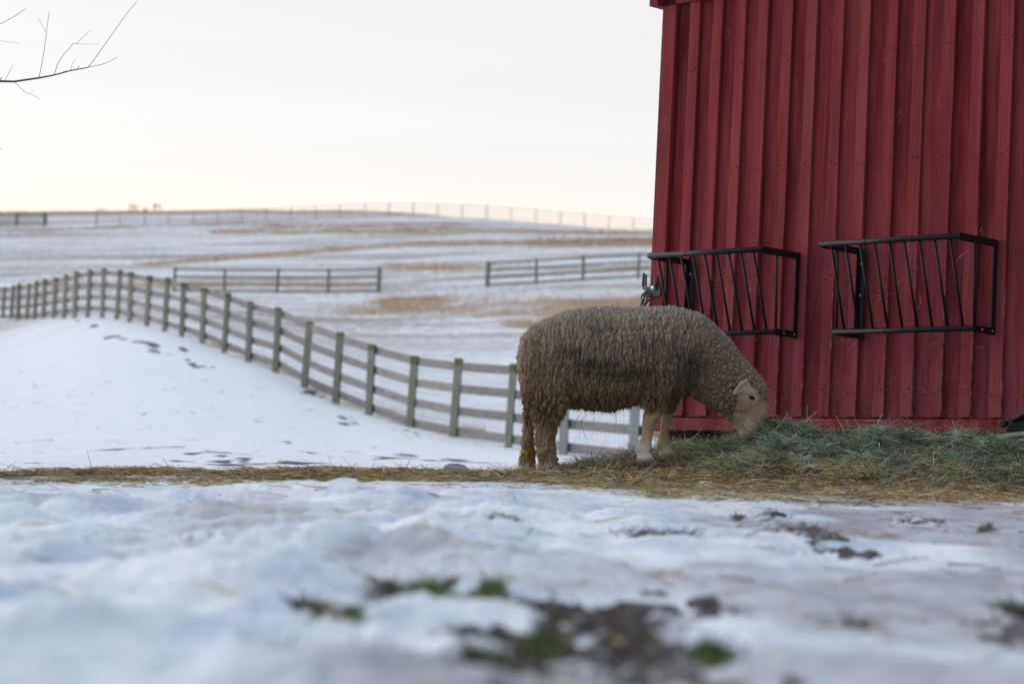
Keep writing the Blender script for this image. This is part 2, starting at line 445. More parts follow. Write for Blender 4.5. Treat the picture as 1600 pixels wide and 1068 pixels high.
def ground_z(X, Y, full=False):
    X, Y = np.asarray(X, float), np.asarray(Y, float)
    z = np.zeros_like(X)
    for _ in range(5):
        px, py, d = proj(np.stack([X, Y, z], -1))
        ok = d > .3
        dd = np.where(ok, d, .3); pxx = np.clip(np.where(ok, px, 0), -400, 1800)
        # height of the ray through table row at this depth
        row = tab(pxx, dd)
        cz = (RM[2][0] * (pxx - 800) - RM[2][1] * (row - 534)) / FPX * dd - RM[2][2] * dd
        z = cz
    r = np.hypot(X, Y); ca = np.where(r > 1e-6, Y / np.maximum(r, 1e-6), 1)
    wf = ss(.45, .85, ca)
    z = z * wf + (-.22) * (1 - wf)
    px, py, d = proj(np.stack([X, Y, z], -1))
    ok = (d > .3) & (ca > .5)
    px = np.where(ok, px, -5000); py = np.where(ok, py, 9000); d = np.where(ok, d, .3)
    near = ss(.8, 2.2, d) * (.22*ss(14, 10, d) + .78*ss(10.2, 7.0, d))
    wX = X + .05*fbm(X*6, Y*6, o=2, s=61); wY = Y + .05*fbm(X*6, Y*6, o=2, s=62)
    lump = .045 * fbm(X*2.0, Y*1.2, o=2, s=3) + .066 * (np.abs(vnoise(wX*2.3, wY*2.0, 0*X, 8)) - .25) + .036 * (np.abs(vnoise(wX*6.0, wY*5.5, 0*X, 18)) - .25) + .012 * (np.abs(vnoise(wX*21, wY*17, 0*X, 28)) - .25) + .004 * fbm(X*60, Y*50, o=2, s=5)
    hole = np.zeros_like(X); green = np.zeros_like(X)
    sel = (d < 12) & ok
    wx = px + 14 * fbm(X*9, Y*5, o=3, s=21)*2; wy = py + 7 * fbm(X*9, Y*5, o=3, s=31)*2
    for hx, hy, rx, ry, st, gr in HOLES:
        q = ((wx-hx)/rx)**2 + ((wy-hy)/ry)**2
        g = np.where(sel, st * np.exp(-q*.8), 0)
        green = np.where(g > hole, gr, green); hole = np.maximum(hole, g)
    reg = np.exp(-((px-850)/330)**4) * ss(915, 950, py)
    hole = np.where(sel, np.maximum(hole, ss(.07, .20, fbm(X*5.5+3, Y*2.6, o=4, s=121)) * reg), hole)
    reg2 = ss(1000, 1350, px) * ss(790, 830, py)
    hole = np.where(sel, np.maximum(hole, .72*ss(.16, .26, fbm(X*4, Y*1.6, o=4, s=131)) * reg2), hole)
    hs = ss(.12, .55, hole)
    z = z + near * (lump * (1 - .8*hs) * (1 - .62*ss(600, 1050, px)) + .010 * hs * np.abs(vnoise(X*26, Y*20, 0*X, 77)) * 2 + .006*hs*fbm(X*40, Y*40, o=2, s=6)) + (1-near) * ss(11, 14, d) * (1-ss(14, 60, d)) * .02 * fbm(X*2.5, Y*1.5, o=3, s=4)
    far = ss(14, 40, d)
    z = z + far * (.07 * fbm(X*.25, Y*.12, o=3, s=11) + .03*fbm(X*1.1, Y*.8, o=2, s=12)) * ss(900, 300, d)
    if not full: return z
    return z, px, py, d, hole, green, ok

az = np.concatenate([np.linspace(-180, -60, 25)[:-1], np.linspace(-60, -14.5, 60)[:-1], np.linspace(-14.5, 14.5, 800), np.linspace(14.5, 60, 60)[1:], np.linspace(60, 180, 25)[1:]])
az[-1] = 180
rr = [.25]
while rr[-1] < 900:
    r_ = rr[-1]; rr.append(r_ * (1.03 if r_ < 2.3 else 1.0055 if r_ < 13.5 else 1.012 if r_ < 130 else 1.018))
rr = np.array(rr)
A, Rr = np.meshgrid(np.radians(az[:-1]), rr)
GX, GY = np.sin(A) * Rr, np.cos(A) * Rr
GZ, gpx, gpy, gd, hole, green, gok = ground_z(GX, GY, True)
na, nr = len(az) - 1, len(rr)
idx = np.arange(nr * na).reshape(nr, na)
a_, b_ = idx[:-1], idx[1:]
F = np.stack([a_, np.roll(a_, -1, 1), np.roll(b_, -1, 1), b_], -1).reshape(-1, 4)
verts = np.stack([GX, GY, GZ], -1).reshape(-1, 3)
verts = np.vstack([verts, [[0, 0, GZ[0].mean()]]])
# patches
nb = fbm(GX*.06, GY*.10, o=4, s=41)
row = gpy + 6*fbm(GX*.05, GY*.05, o=2, s=55)
def belt(y0, h, x0, x1, fe=60): return np.exp(-((row-y0)/h)**2) * ss(x0, x0+fe, gpx) * ss(x1+fe, x1, gpx)
fld = (gd > 60) & gok & (gpy < 520)
grass = 1.05*belt(474 + 0*row, 7, 560, 1100) + 1.0*belt(487, 9, 440, 1100, 140) + .8*belt(505, 6, 760, 1100) + .75*belt(362 + (gpx-600)*.006, 3.0, 300, 1100) \
      + .95*belt(379 + (gpx-900)*-.02, 7, 800, 1100) + .75*belt(413 - (gpx-250)*.075, 3.0, 190, 640) + .7*belt(384, 3.0, 600, 1100) + .8*belt(366 - gpx*.045, 2.5, -400, 330) \
      + .55*belt(352, 3.5, 380, 700) + .5*belt(416, 5, 560, 1100) + .6*belt(446, 5, 0, 560, 80)
grass = np.where(fld, grass * (1.15 + 1.9*nb + .7*fbm(GX*.25, GY*.3, o=3, s=47)), 0)
crest = ((gd > 281) & gok) * ss(720, 640, gpx) * .9
grass = np.maximum(grass, crest)
fnd = np.interp(gpx, _fx, _fd)
strip = np.exp(-((gd - fnd - 2.5)/3.2)**2) * (gpx < 760) * ss(60, 330, gpx) * (.55 + .6*fbm(GX*.8, GY*.5, o=3, s=77)) * gok
grass = np.maximum(grass, strip*1.0)
stub = np.where(gok, ss(60, 110, gd) * (.85 + .9*fbm(GX*.03, GY*.08, o=3, s=61)), 0)
stub = stub + np.where(gok, ss(34, 50, gd)*(gd > fnd+1)*.25, 0)
stub = np.clip(stub, 0, 1)
# churned yard strip under the straw
yard = np.where(gok, ss(9.6, 10.4, gd + .5*fbm(GX*1.3, GY*2, o=3, s=71)) * ss(12.1, 11.3, gd + .5*fbm(GX*1.1, GY*2, o=3, s=72) - 2.5*ss(780, 900, gpx)), 0)
melt = np.where(gok, ss(9, 10, gd) * ss(800, 1300, gpx) * ss(14, 13, gd), 0)
dirt = np.clip(np.maximum(hole, (.62 - .25*ss(900, 600, gpx)*(.5 + 1.5*fbm(GX*2, GY*3, o=3, s=88)))*yard), 0, 1)
# specks of mud on the snow slope behind the yard
spk = np.where(gok & (gd > 11.5) & (gd < 45), np.maximum(ss(.28, .40, fbm(GX*2.2, GY*.9, o=3, s=81)) * ss(30, 13, gd) * .8, .50*ss(.40, .50, fbm(GX*6, GY*2.2, o=3, s=83))), 0)
gl = [(150,512,16,2),(168,522,14,2),(192,530,16,2.5),(228,541,16,2.5),(248,549,14,2.5),(280,558,12,2),(300,567,14,2),(330,574,12,2),(205,520,14,1.5),(285,545,14,1.5),(60,600,10,1.5),(30,585,8,1.5),(590,700,8,1.5),(560,716,16,2),(450,722,30,2),(620,715,40,2),(700,720,40,2),(345,712,14,2),(385,717,18,2),(215,535,20,3),(262,553,20,3),(310,572,22,3),(240,545,20,3),(125,500,12,2),(290,565,10,2),(480,612,14,5),(495,618,12,3),
      (640,672,9,2),(545,655,20,2.5),(180,520,20,2.5),(655,682,6,2)]
for hx, hy, rx, ry in gl:
    if hy < 600: rx *= .6; ry *= .8
    spk = np.maximum(spk, np.where(gok & (gd > 11.5), 1.1*np.exp(-((gpx+8*nb-hx)/rx)**2 - ((gpy+10*fbm(GX*.8, GY*.8, o=2, s=91)-hy)/ry)**2), 0))
dirt = np.maximum(dirt, spk)
ice = np.where(gok & (gd < 13), ss(.0, .26, fbm(GX*1.3, GY*.9, o=4, s=101)*1.5 + .42*ss(850, 1400, gpx) - .25*ss(500, 100, gpx)) * .85, 0)
ice = np.maximum(ice, .85*melt*ss(-.3, .1, fbm(GX*2, GY*3, o=3, s=103)))
pad = lambda q: np.append(q.reshape(-1), 0.0)
cap = [(nr*na, int(idx[0, (k+1) % na]), int(idx[0, k])) for k in range(na)]
snow = np_mesh('snow_covered_ground', verts, F, SNOW, attrs={'grass': pad(np.clip(grass, 0, 1)), 'stub': pad(stub), 'dirt': pad(dirt), 'ice': pad(ice), 'near_tone': pad(np.where(gok, ss(13.5, 10.5, gd), 0))})
tag(snow, kind='structure')

def gz(x, y): return float(ground_z(np.array([x]), np.array([y]))[0])
def on_ground(px, d):
    """ground point at photo column px and depth d (vectorised)"""
    px = np.asarray(px, float); d = np.asarray(d, float)
    p = P(px, tab(np.clip(px, -400, 1800), d), d)
    p[..., 2] = ground_z(p[..., 0], p[..., 1])
    return p

# ------------------------------------------------------------------ loose blades (hay, straw, grass)
rng = np.random.default_rng(7)
def blades(root, dirv, length, width, bend, cols, segs=3):
    N = len(root)
    dirv = dirv / np.linalg.norm(dirv, axis=1, keepdims=True)
    rv = rng.normal(size=(N, 3)); side = np.cross(dirv, rv); side /= np.linalg.norm(side, axis=1, keepdims=True)
    bd = np.cross(dirv, side)
    V = np.empty((N, segs+1, 2, 3))
    for s_ in range(segs+1):
        t = s_/segs
        c = root + dirv*(length*t)[:, None] + bd*(bend*length*4*t*(1-t)*.5)[:, None] + side*(bend*length*(t*t)*.4)[:, None]
        w_ = width*(1-.55*t)
        V[:, s_, 0] = c - side*w_[:, None]/2; V[:, s_, 1] = c + side*w_[:, None]/2
    b0 = (np.arange(N)*(segs+1)*2)[:, None]
    fs = np.concatenate([b0 + np.array([[2*s_, 2*s_+1, 2*s_+3, 2*s_+2]]) for s_ in range(segs)], 0)
    return V.reshape(-1, 3), fs, np.repeat(cols, (segs+1)*2, axis=0)
def pick(pal, N, var=.25):
    pal = np.array(pal); c = pal[rng.integers(0, len(pal), N)]
    return np.clip(c * (1 + rng.uniform(-var, var, (N, 1))) + rng.normal(0, .008, (N, 3)), .01, 1)
HAYC = [(.17,.255,.19),(.25,.35,.26),(.33,.43,.33),(.10,.155,.11),(.42,.49,.40),(.21,.31,.18),(.33,.33,.19),(.52,.56,.46)]
STRC = [(.52,.35,.13),(.64,.46,.20),(.34,.19,.07),(.72,.57,.33),(.20,.125,.06),(.46,.30,.12),(.26,.22,.12)]

# ------------------------------------------------------------------ barn
TA = math.atan2(3650, 3778)
RX = np.array([math.sin(math.pi/2 - TA + 0), 0, 0])
T = np.array([-math.sin(TA), math.cos(TA), 0.0]) # along the wall, away from the camera
XW = -T                                          # barn local +x: towards the near end
NW = np.array([-math.cos(TA), -math.sin(TA), 0.0])   # wall's outward normal
A0 = P(1400, 660, 12.6)
def ray_wall(px, py, off=0.0):
    dr = P(px, py, 1.0); o = A0 + NW*off
    t = np.dot(o, NW)/np.dot(dr, NW)
    return dr*t
CORN = ray_wall(1020, 400, .036) - NW*.036                       # far corner of the wall
ZB = float(ray_wall(1400, 676)[2])               # bottom of the skirt board
BO = np.array([CORN[0], CORN[1], ZB])
def WL(px, py, off=0.0):
    p = ray_wall(px, py, off) - BO
    return float(np.dot(p, XW)), float(p[2])
barn = empty('barn', BO, (0, 0, math.atan2(XW[1], XW[0])))
tag(barn, 'weathered dark red board and batten barn beside the grazing sheep', 'barn')
LB, HB = 7.2, None
zs_top = WL(1400, 652)[1]
z_fr = WL(1080, 5)[1]
HB = z_fr + .35
bx_edges = [WL(x, 580, .022)[0] for x in (1252, 1296, 1336, 1379, 1424, 1467, 1516, 1562)]
kk = np.arange(8); pf = np.polyfit(kk, bx_edges, 1); PIT = pf[0]
print('BARN pitch', PIT, 'z0', ZB, 'frieze', z_fr, 'skirt', zs_top, 'edges', bx_edges)
random.seed(5)
# siding: sawn boards with battens over the joints, one part with its own surface pattern
v_, f_, ra, ea = [], [], [], []
def sbox(x0, x1, y0, y1, z0, z1, r, e0=0, e1=0, tw=0):
    n = len(v_)
    for z in np.linspace(z0, z1, 9):
        wob = .0018*math.sin(z*1.7 + r*40) if tw else 0
        v_.extend([(x0+wob, y0, z), (x0+wob+.006, y0-.0, z), (x1+wob-.006, y0, z), (x1+wob, y0, z), (x1+wob, y1, z), (x0+wob, y1, z)])
        ra.extend([r]*6); ea.extend([e0, 0, 0, e1, e1*.3, e0*.3])
    for k in range(8):
        for q in range(6):
            a = n+k*6+q; b = n+k*6+(q+1) % 6
            f_.append((a, b, b+6, a+6))
    f_.append(tuple(n+q for q in range(5, -1, -1))); f_.append(tuple(n+48+q for q in range(6)))
edges = []
for x_ in (1078, 1114, 1150, 1186, 1224, 1263, 1305, 1347, 1390, 1434, 1480, 1526, 1573): edges.append(WL(x_, 360, .024)[0])
while edges[-1] + PIT < LB: edges.append(edges[-1] + PIT + random.uniform(-.008, .008))
cen = [x - .036 for x in edges]
bd = [.0] + cen + [LB]
for i in range(len(bd)-1):
    r = random.random()*.55
    sbox(bd[i]+.001, bd[i+1]-.001, random.uniform(-.003, .003), .03, zs_top-.004+random.uniform(-.003, .003), HB, r)
for i, x in enumerate(edges):
    wb = random.uniform(.064, .074)
    sbox(x-wb, x, -.024+random.uniform(-.002, .002), -.0045, zs_top+.002, z_fr-.004, .45+.55*random.random(), .35, 1.0, 1)
nails = []
for x in edges:
    for z in np.arange(.25, z_fr, .61):
        for dx in (-.052, -.016):
            xx = x + dx + random.uniform(-.004, .004); zz = z + random.uniform(-.02, .02) - .02*x; n = len(v_)
            v_.extend([(xx + .0038*math.cos(a), -.0275, zz + .0038*math.sin(a)) for a in np.linspace(0, 2*math.pi, 7)[:-1]] + [(xx + .0038*math.cos(a), -.0235, zz + .0038*math.sin(a)) for a in np.linspace(0, 2*math.pi, 7)[:-1]])
            ra.extend([0]*12); ea.extend([0]*12)
            nails += [len(f_) + q for q in range(7)]
            f_.append(tuple(n+q for q in range(6)))
            for q in range(6): f_.append((n+q, n+6+q, n+6+(q+1) % 6, n+(q+1) % 6))
sid = np_mesh('siding', np.array(v_), f_, RED, barn, smooth=False, attrs={'rnd': np.array(ra), 'edge': np.array(ea)})
sid.data.materials.append(DARKIN)
for q in nails: sid.data.polygons[q].material_index = 1
def redpart(name, boxes, rv=.5):
    m_ = MB()
    for q in boxes: m_.box(*q, a=rv)
    return m_.build(name, RED, barn, bevel=.004)
redpart('corner_board', [(-.012, .094, -.036, -.004, zs_top+.003, z_fr-.004)], .75)
redpart('skirt_board', [(-.014, LB, -.040, .03, 0, zs_top-.010)], .35)
redpart('frieze_board', [(.085, LB, -.034, -.004, z_fr, z_fr+.2)], .9)
# other walls (one part), floor frame
m_ = MB()
DB = 5.0
m_.box(-.004, .03, .034, DB, 0, HB, .3); m_.box(LB-.03, LB, .034, DB, 0, HB, .3); m_.box(-.004, LB, DB, DB+.03, 0, HB, .3)
m_.build('wall', RED, barn)
m_ = MB(); m_.box(.06, LB-.06, .06, DB-.05, -.35, .02); m_.build('foundation', DARKIN, barn)
# eave trim end that sticks out past the corner, rafters' soffit and roof
ze = WL(1028, 14)[1]
redpart('eave_trim', [(-.085, -.018, -.075, DB, ze, ze+.18)], .6)
m_ = MB()
zr = z_fr + .30
v = [(-.3,-.30,zr-.05),(LB+.3,-.30,zr-.05),(LB+.3,DB/2,zr+1.5),(-.3,DB/2,zr+1.5),(LB+.3,DB+.33,zr-.05),(-.3,DB+.33,zr-.05)]
v += [(a, b, c+.06) for a, b, c in v]
m_.add(v, [(3,2,1,0),(5,4,2,3),(6,7,8,9),(9,8,10,11),(0,1,7,6),(4,5,11,10),(1,2,8,7),(2,4,10,8),(3,0,6,9),(5,3,9,11)])
m_.add([(0,0,HB),(0,DB,HB),(0,DB/2,zr+1.46),(.03,0,HB),(.03,DB,HB),(.03,DB/2,zr+1.46)], [(0,2,1),(3,4,5),(0,1,4,3),(1,2,5,4),(2,0,3,5)])
m_.build('roof', ROOFM, barn)
# hinge bracket with chain at the corner
hx, hz = WL(1030, 455, .05)
hp = MB()
hp.box(-.055, .085, -.052, -.040, hz-.028, hz+.028)
hp.box(-.058, -.046, -.040, .10, hz-.028, hz+.028)
hg = hp.build('hinge', GALV, barn, bevel=.003)
q = MB(); q.tube([(.045, -.054, hz+.02), (.045, -.075, hz+.02)], .013, 8); q.build('bolt', ZINC, hg, True)
q = MB(); q.tube([(-.02, -.054, hz), (-.02, -.078, hz)], .012, 6); q.build('bolt', ZINC, hg, True)
q = MB(); q.tube([(.055, -.06, hz+.03), (.06, -.062, hz+.055), (.058, -.062, hz+.085)], [.014, .016, .011], 8); q.build('hinge_pin', GALV, hg, True)
q = MB(); q.tube([(-.052,-.05,hz+.03),(-.05,-.05,hz+.11)], .008, 6); q.build('hinge_pin', GALV, hg, True)
q = MB(); q.tube([(-.03,-.05,hz+.03),(-.032,-.05,hz+.10)], .006, 6); q.build('hinge_pin', GALV, hg, True)
q = MB()
for i in range(7):
    cx_, cz_ = .0 + .012*(-1)**i + .004*i, hz-.035-.03*i
    ring = [(cx_ + (.013 if i % 2 else .006)*math.cos(t), -.066 + (.006 if i % 2 else .014)*math.sin(t), cz_ + .021*math.sin(t*1.0+1.57)) for t in np.linspace(0, 2*math.pi, 11)]
    q.tube(ring, .0048, 6)
    ring = [(-.04 + (.012 if i % 2 else .005)*math.cos(t), -.06 + (.005 if i % 2 else .012)*math.sin(t), cz_ + .008 + .019*math.sin(t+1.57)) for t in np.linspace(0, 2*math.pi, 11)]
    q.tube(ring, .0042, 6)
q.build('chain', GALV, hg, True)

def feeder(label, pr_top, pr_bot, xl):
    """wall hay rack: photo points of its near top and bottom corner at the wall, and of its far side"""
    x1, z1 = WL(*pr_top, .026); z1 -= .012; _, z0 = WL(*pr_bot, .026); x0 = WL(xl, pr_top[1]+12, .026)[0]
    t_ = empty('hay_rack', tuple(BO + XW*((x0+x1)/2) + np.array([0, 0, z0])), barn.rotation_euler)
    tag(t_, label, 'hay rack', 'black steel hay racks on the barn wall')
    w_ = (x1-x0)/2; h = z1-z0; ot, ob = .332, .19; y0 = -.026
    tr = .0148
    def part(name, fn, mt=BLACK, parent=None, sm=True, bev=0):
        q = MB(); fn(q); return q.build(name, mt, parent or t_, sm, bev)
    for s in (-1, 1):
        X = s*(w_-.004)
        def fr(q):                                                        # angle iron on the wall with its two arms, one outline
            pr2 = [(y0, -.015), (y0, h+.012), (y0-ot, h+.012), (y0-ot, h-.026), (y0-.034, h-.026), (y0-.034, .021), (y0-ob, .021), (y0-ob, -.015)]
            v = [(X-.0035, a, b) for a, b in pr2] + [(X+.0035, a, b) for a, b in pr2]; n = 8
            q.add(v, [(0,1,4,5),(1,2,3,4),(0,5,6,7),(8,13,12,9),(9,12,11,10),(8,15,14,13)] + [(k,(k+1) % 8+8*0,(k+1) % 8+8,k+8) for k in range(8)])
        part('bracket', fr, sm=False)
        part('wall_plate', lambda q: q.box(X-.024 if s > 0 else X+.0045, X-.0045 if s > 0 else X+.024+.01, y0-.006, y0, -.015, h+.012), sm=False)
    part('top_rail', lambda q: q.tube([(-w_-.006, y0-ot, h-.006), (w_+.006, y0-ot, h-.006)], tr, 12))
    part('bottom_rail', lambda q: q.tube([(-w_-.006, y0-ob, .003), (w_+.006, y0-ob, .003)], tr, 12))
    for a, yy, zz in ((-w_*.33, y0-ot, h-.006), (w_*.33, y0-ot, h-.006), (-w_*.25, y0-ob, .003), (w_*.4, y0-ob, .003)):
        part('rail_joint', lambda q: q.tube([(a, yy, zz), (a+.005, yy, zz)], tr+.0012, 12))
    for k in range(9):
        a = -w_ + 2*w_*(k+.72)/9.35
        part('bar', lambda q: q.tube([(a, y0-ot, h-.012), (a, y0-ob, .003)], .0072, 8))
    for s in (-1, 1):
        X = s*(w_-.004)
        part('side_bar', lambda q: q.tube([(X, y0-ob*.93, .01), (X, y0-ob*1.03, h-.01)], .0072, 8))
        for yy, zz in ((y0-ot, h-.006), (y0-ob, .003), (y0-ob*.60, .003), (y0-.025, .003)):
            part('bolt', lambda q: q.tube([(X-s*0, yy, zz), (X+s*.009, yy, zz)], .0055, 8), ZINC)
    for zz in (h*.83, h*.47):
        part('bolt', lambda q: q.tube([(-w_+.018, y0-.006, zz), (-w_+.018, y0-.012, zz)], .006, 8), ZINC)
    return t_
feeder('black hay rack on the barn wall above the sheep\'s neck, nearer the barn\'s far corner', (1251, 395), (1243, 524), 1077)
feeder('black hay rack on the open barn wall, standing clear of the sheep', (1560, 375), (1549, 519), 1344)

# bracket and plank at the right edge of the frame
bxx, bzz = WL(1597, 664)
q = MB(); q.box(bxx-.035, bxx+.4, -.09, -.042, bzz-.035, bzz+.03); q.tube([(bxx-.03, -.10, bzz), (bxx-.03, -.13, bzz)], .02, 8); q.tube([(bxx+.01, -.095, bzz+.02), (bxx+.12, -.12, bzz+.06)], .016, 8)
o = q.build('skid_bracket', BLACK, barn, bevel=.006)
pA, pB = ray_wall(1572, 683, .12), ray_wall(1700, 668, .12)
q = MB(); c_ = (pA+pB)/2; dd_ = (pB-pA)/2
q.beam(-dd_, dd_, .16, .02); o = q.build('plank', PLANK, bevel=.003); o.location = c_
tag(o, 'grey weathered plank end on the hay at the foot of the barn', 'plank')

# ------------------------------------------------------------------ hay mound, straw
RDX = [640, 880, 960, 1010, 1060, 1100, 1140, 1165, 1190, 1215, 1245, 1290, 1330, 1365, 1400, 1450, 1520, 1600, 1700]
RDY = [742, 731, 714, 706, 699, 696, 694, 685, 665, 658, 669, 685, 678, 670, 675, 684, 687, 692, 696]
RDD = [12.0, 12.2, 12.5, 12.7, 12.6, 12.4, 12.2, 12.05, 12.0, 12.0, 12.0, 12.0, 11.9, 11.85, 11.8, 11.7, 11.6, 11.4, 11.2]
def hay_top(px, d):
    """height of the hay surface over the ground"""
    rd = np.interp(px, RDX, RDD); ry = np.interp(px, RDX, RDY)
    g0 = (YH(px) - tab(px, rd)) / FPX * rd
    hh = np.maximum((YH(px) - ry) / FPX * rd - g0, 0)
    fw = np.interp(px, [640, 850, 950, 1200, 1600], [.15, .45, .95, 1.15, 1.0])
    bw = np.interp(px, [640, 1000, 1200, 1600], [.2, .9, 1.3, 1.0])
    t = np.where(d < rd, (rd-d)/fw, (d-rd)/bw)
    f = np.clip(1 - t, 0, 1)
    f = np.where(d < rd, f**.9 * (1-.25*(1-f)), f)
    return hh * f
hpx = np.linspace(640, 1720, 430); hd = np.linspace(10.4, 13.6, 150)
HP, HD = np.meshgrid(hpx, hd)
hp3 = on_ground(HP, HD)
ht = hay_top(HP, HD)
cover = ss(.0, .03, ht)
hz_ = hp3[..., 2] - .02 + ht*(1 + .34*fbm(hp3[..., 0]*6, hp3[..., 1]*6, o=4, s=5)) + cover*.05*fbm(hp3[..., 0]*14, hp3[..., 1]*14, o=3, s=6)
hz_ = np.where(ht <= 0, hp3[..., 2]-.05, hz_)
hv = np.stack([hp3[..., 0], hp3[..., 1], hz_], -1)
ii = np.arange(HP.size).reshape(HP.shape)
hf = np.stack([ii[:-1, :-1], ii[:-1, 1:], ii[1:, 1:], ii[1:, :-1]], -1)
keep = (ht[:-1, :-1] > 0) | (ht[1:, 1:] > 0) | (ht[1:, :-1] > 0) | (ht[:-1, 1:] > 0)
hf = hf[keep]
hcol = np.clip(np.array([.055, .065, .04]) * (1 + .5*fbm(hp3[..., 0]*30, hp3[..., 1]*30, o=3, s=9))[..., None], .01, 1).reshape(-1, 3)
def hay_surf(px, d):
    p = on_ground(px, d); h_ = hay_top(px, d)
    p[..., 2] += -.02 + h_*(1 + .34*fbm(p[..., 0]*6, p[..., 1]*6, o=4, s=5)) + ss(0, .03, h_)*.05*fbm(p[..., 0]*14, p[..., 1]*14, o=3, s=6)
    return p, h_
N = 190000
px_ = rng.uniform(650, 1680, N); d_ = rng.uniform(10.5, 13.3, N)
rdv = np.interp(px_, RDX, RDD)
p_, h_ = hay_surf(px_, d_)
thin = np.clip(h_/.04, 0, 1) + .12*(px_ > 860) * (d_ > 10.9)
wall_d = 12.6*(1400+2850)/(px_+2850)
kp = (rng.random(N) < thin) & (d_ < wall_d-.12)
p_, h_, px_, d_ = p_[kp], h_[kp], px_[kp], d_[kp]
N = len(p_)
clump = fbm(p_[:, 0]*5, p_[:, 1]*5, o=3, s=15); tuft = fbm(p_[:, 0]*11, p_[:, 1]*9, o=3, s=19)
dv = rng.normal(size=(N, 3)); dv[:, 2] = np.abs(dv[:, 2])*.20
# tufts share a direction
ta = 6.28*fbm(p_[:, 0]*3, p_[:, 1]*3, o=2, s=17)*2
dv[:, 0] += .8*np.cos(ta); dv[:, 1] += .8*np.sin(ta)
L_ = rng.gamma(3, .018, N) + .015
cc = pick(HAYC, N, .4)
stm = rng.random(N) < np.clip(.10 + .5*ss(.10, .0, h_) + .25*clump, 0, .8)
cc[stm] = pick(STRC, int(stm.sum()))
cc = np.clip(cc*(1 + 1.1*tuft)[:, None], .02, .8)
root = p_ + rng.normal(0, .006, (N, 3)); root[:, 2] += .03*np.clip(tuft, -.3, 1); root[:, 2] += rng.uniform(-.012, .012, N)
V1, F1, C1 = blades(root, dv, L_, rng.gamma(5, .0005, N)+.0008, rng.normal(0, .32, N), cc)
hayo = np_mesh('hay_pile', np.vstack([hv.reshape(-1, 3), V1]), np.vstack([hf, F1 + hv.reshape(-1, 3).shape[0]]), HAYM, cols=np.vstack([hcol, C1]), smooth=False)
tag(hayo, 'heaped green grey hay the sheep is eating along the barn', 'hay', kind='stuff')

N = 130000
px_ = rng.uniform(-150, 1720, N)
d_ = 10.75 + .55*rng.normal(size=N)
d_ = np.where(px_ > 850, 10.75 + .60*rng.normal(size=N), d_)
d_ = np.where((px_ > 1000) & (rng.random(N) < .3), rng.uniform(8.8, 10.6, N), d_)
d_ = d_ + np.where(px_ < 900, .75*fbm(px_/110., 0*px_, o=4, s=66) + .15, 0)
p_ = on_ground(px_, d_)
dn = fbm(p_[:, 0]*1.2, p_[:, 1]*2.5, o=4, s=25)
lf = ss(850, 650, px_)
kp = (d_ > 8.6) & (d_ < 12.6) & (rng.random(N) < np.clip(.56 + (2.1 + 1.6*lf)*dn - .14*lf, .02, 1)) & ~((px_ < 850) & (d_ > 11.9 + .4*dn)) & ~((d_ < 10.0) & (rng.random(N) < .55))
p_, px_, d_ = p_[kp], px_[kp], d_[kp]; N = len(p_)
dv = rng.normal(size=(N, 3)); dv[:, 2] = np.abs(dv[:, 2])*.05
L_ = rng.gamma(3.0, .016, N) + .010
cc = pick(STRC, N, .3)
gm = rng.random(N) < .18
cc[gm] = pick(HAYC, int(gm.sum()))
root = p_.copy(); root[:, 2] += rng.uniform(-.002, .014, N)
V2, F2, C2 = blades(root, dv, L_, rng.uniform(.0018, .0048, N), rng.normal(0, .15, N), cc, 2)
st = np_mesh('straw_litter', V2, F2, HAYM, cols=C2, smooth=False)
tag(st, 'trampled yellow brown straw strewn in a band across the yard', 'straw', kind='stuff')

# a few stray straws on the near snow
N = 1200
px_ = rng.uniform(-100, 1700, N); d_ = rng.uniform(3.0, 9.8, N)**1.0
p_ = on_ground(px_, d_); kp = rng.random(N) < np.clip(.15 + fbm(p_[:, 0]*2, p_[:, 1]*2, o=3, s=35) + .25*(px_ > 900), 0, 1)
p_ = p_[kp]; N = len(p_); dv = rng.normal(size=(N, 3)); dv[:, 2] = np.abs(dv[:, 2])*.08
p_[:, 2] += .004
V3, F3, C3 = blades(p_, dv, rng.uniform(.03, .12, N), rng.uniform(.0025, .005, N), rng.normal(0, .12, N), pick(STRC, N), 2)
tag(np_mesh('stray_straw', V3, F3, HAYM, cols=C3, smooth=False), 'single straws scattered over the near snow', 'straw', kind='stuff')

# grass tufts in the thawed holes near the camera
roots = []; cs = []
for hx, hy, rx, ry, stg, gr in HOLES:
    if hy < 800: continue
    n_ = int((60 + 380*gr)*stg)
    # find the depth where the ground passes the row
    ds = np.linspace(2.2, 10, 400); rows_ = tab(np.full(400, float(hx)), ds)
    d0 = float(np.interp(-hy, -rows_, ds)); gdd = abs(np.gradient(rows_, ds)[np.argmin(abs(ds-d0))])
    pxs = hx + rng.normal(0, rx*.5, n_); dds = d0 + rng.normal(0, min(ry/gdd*.5, .5), n_)
    pp = on_ground(pxs, dds); pp[:, 2] += .0
    roots.append(pp)
    cg = pick([(.10,.18,.05),(.16,.26,.07),(.08,.12,.04),(.20,.24,.08)], n_); cb = pick([(.10,.07,.045),(.06,.04,.03),(.20,.14,.08),(.04,.028,.02)], n_)
    cs.append(np.where((rng.random(n_) < .15+.8*gr)[:, None], cg, cb))
roots = np.vstack(roots); cs = np.vstack(cs); N = len(roots)
dv = rng.normal(size=(N, 3)); dv[:, 2] = np.abs(dv[:, 2])*.6+.15
V4, F4, C4 = blades(roots, dv, rng.uniform(.010, .030, N), rng.uniform(.002, .0045, N), rng.normal(0, .2, N), cs, 2)
tag(np_mesh('thawed_grass', V4, F4, HAYM, cols=C4, smooth=False), 'matted green and brown grass in the thawed holes of the near snow', 'grass', kind='stuff')

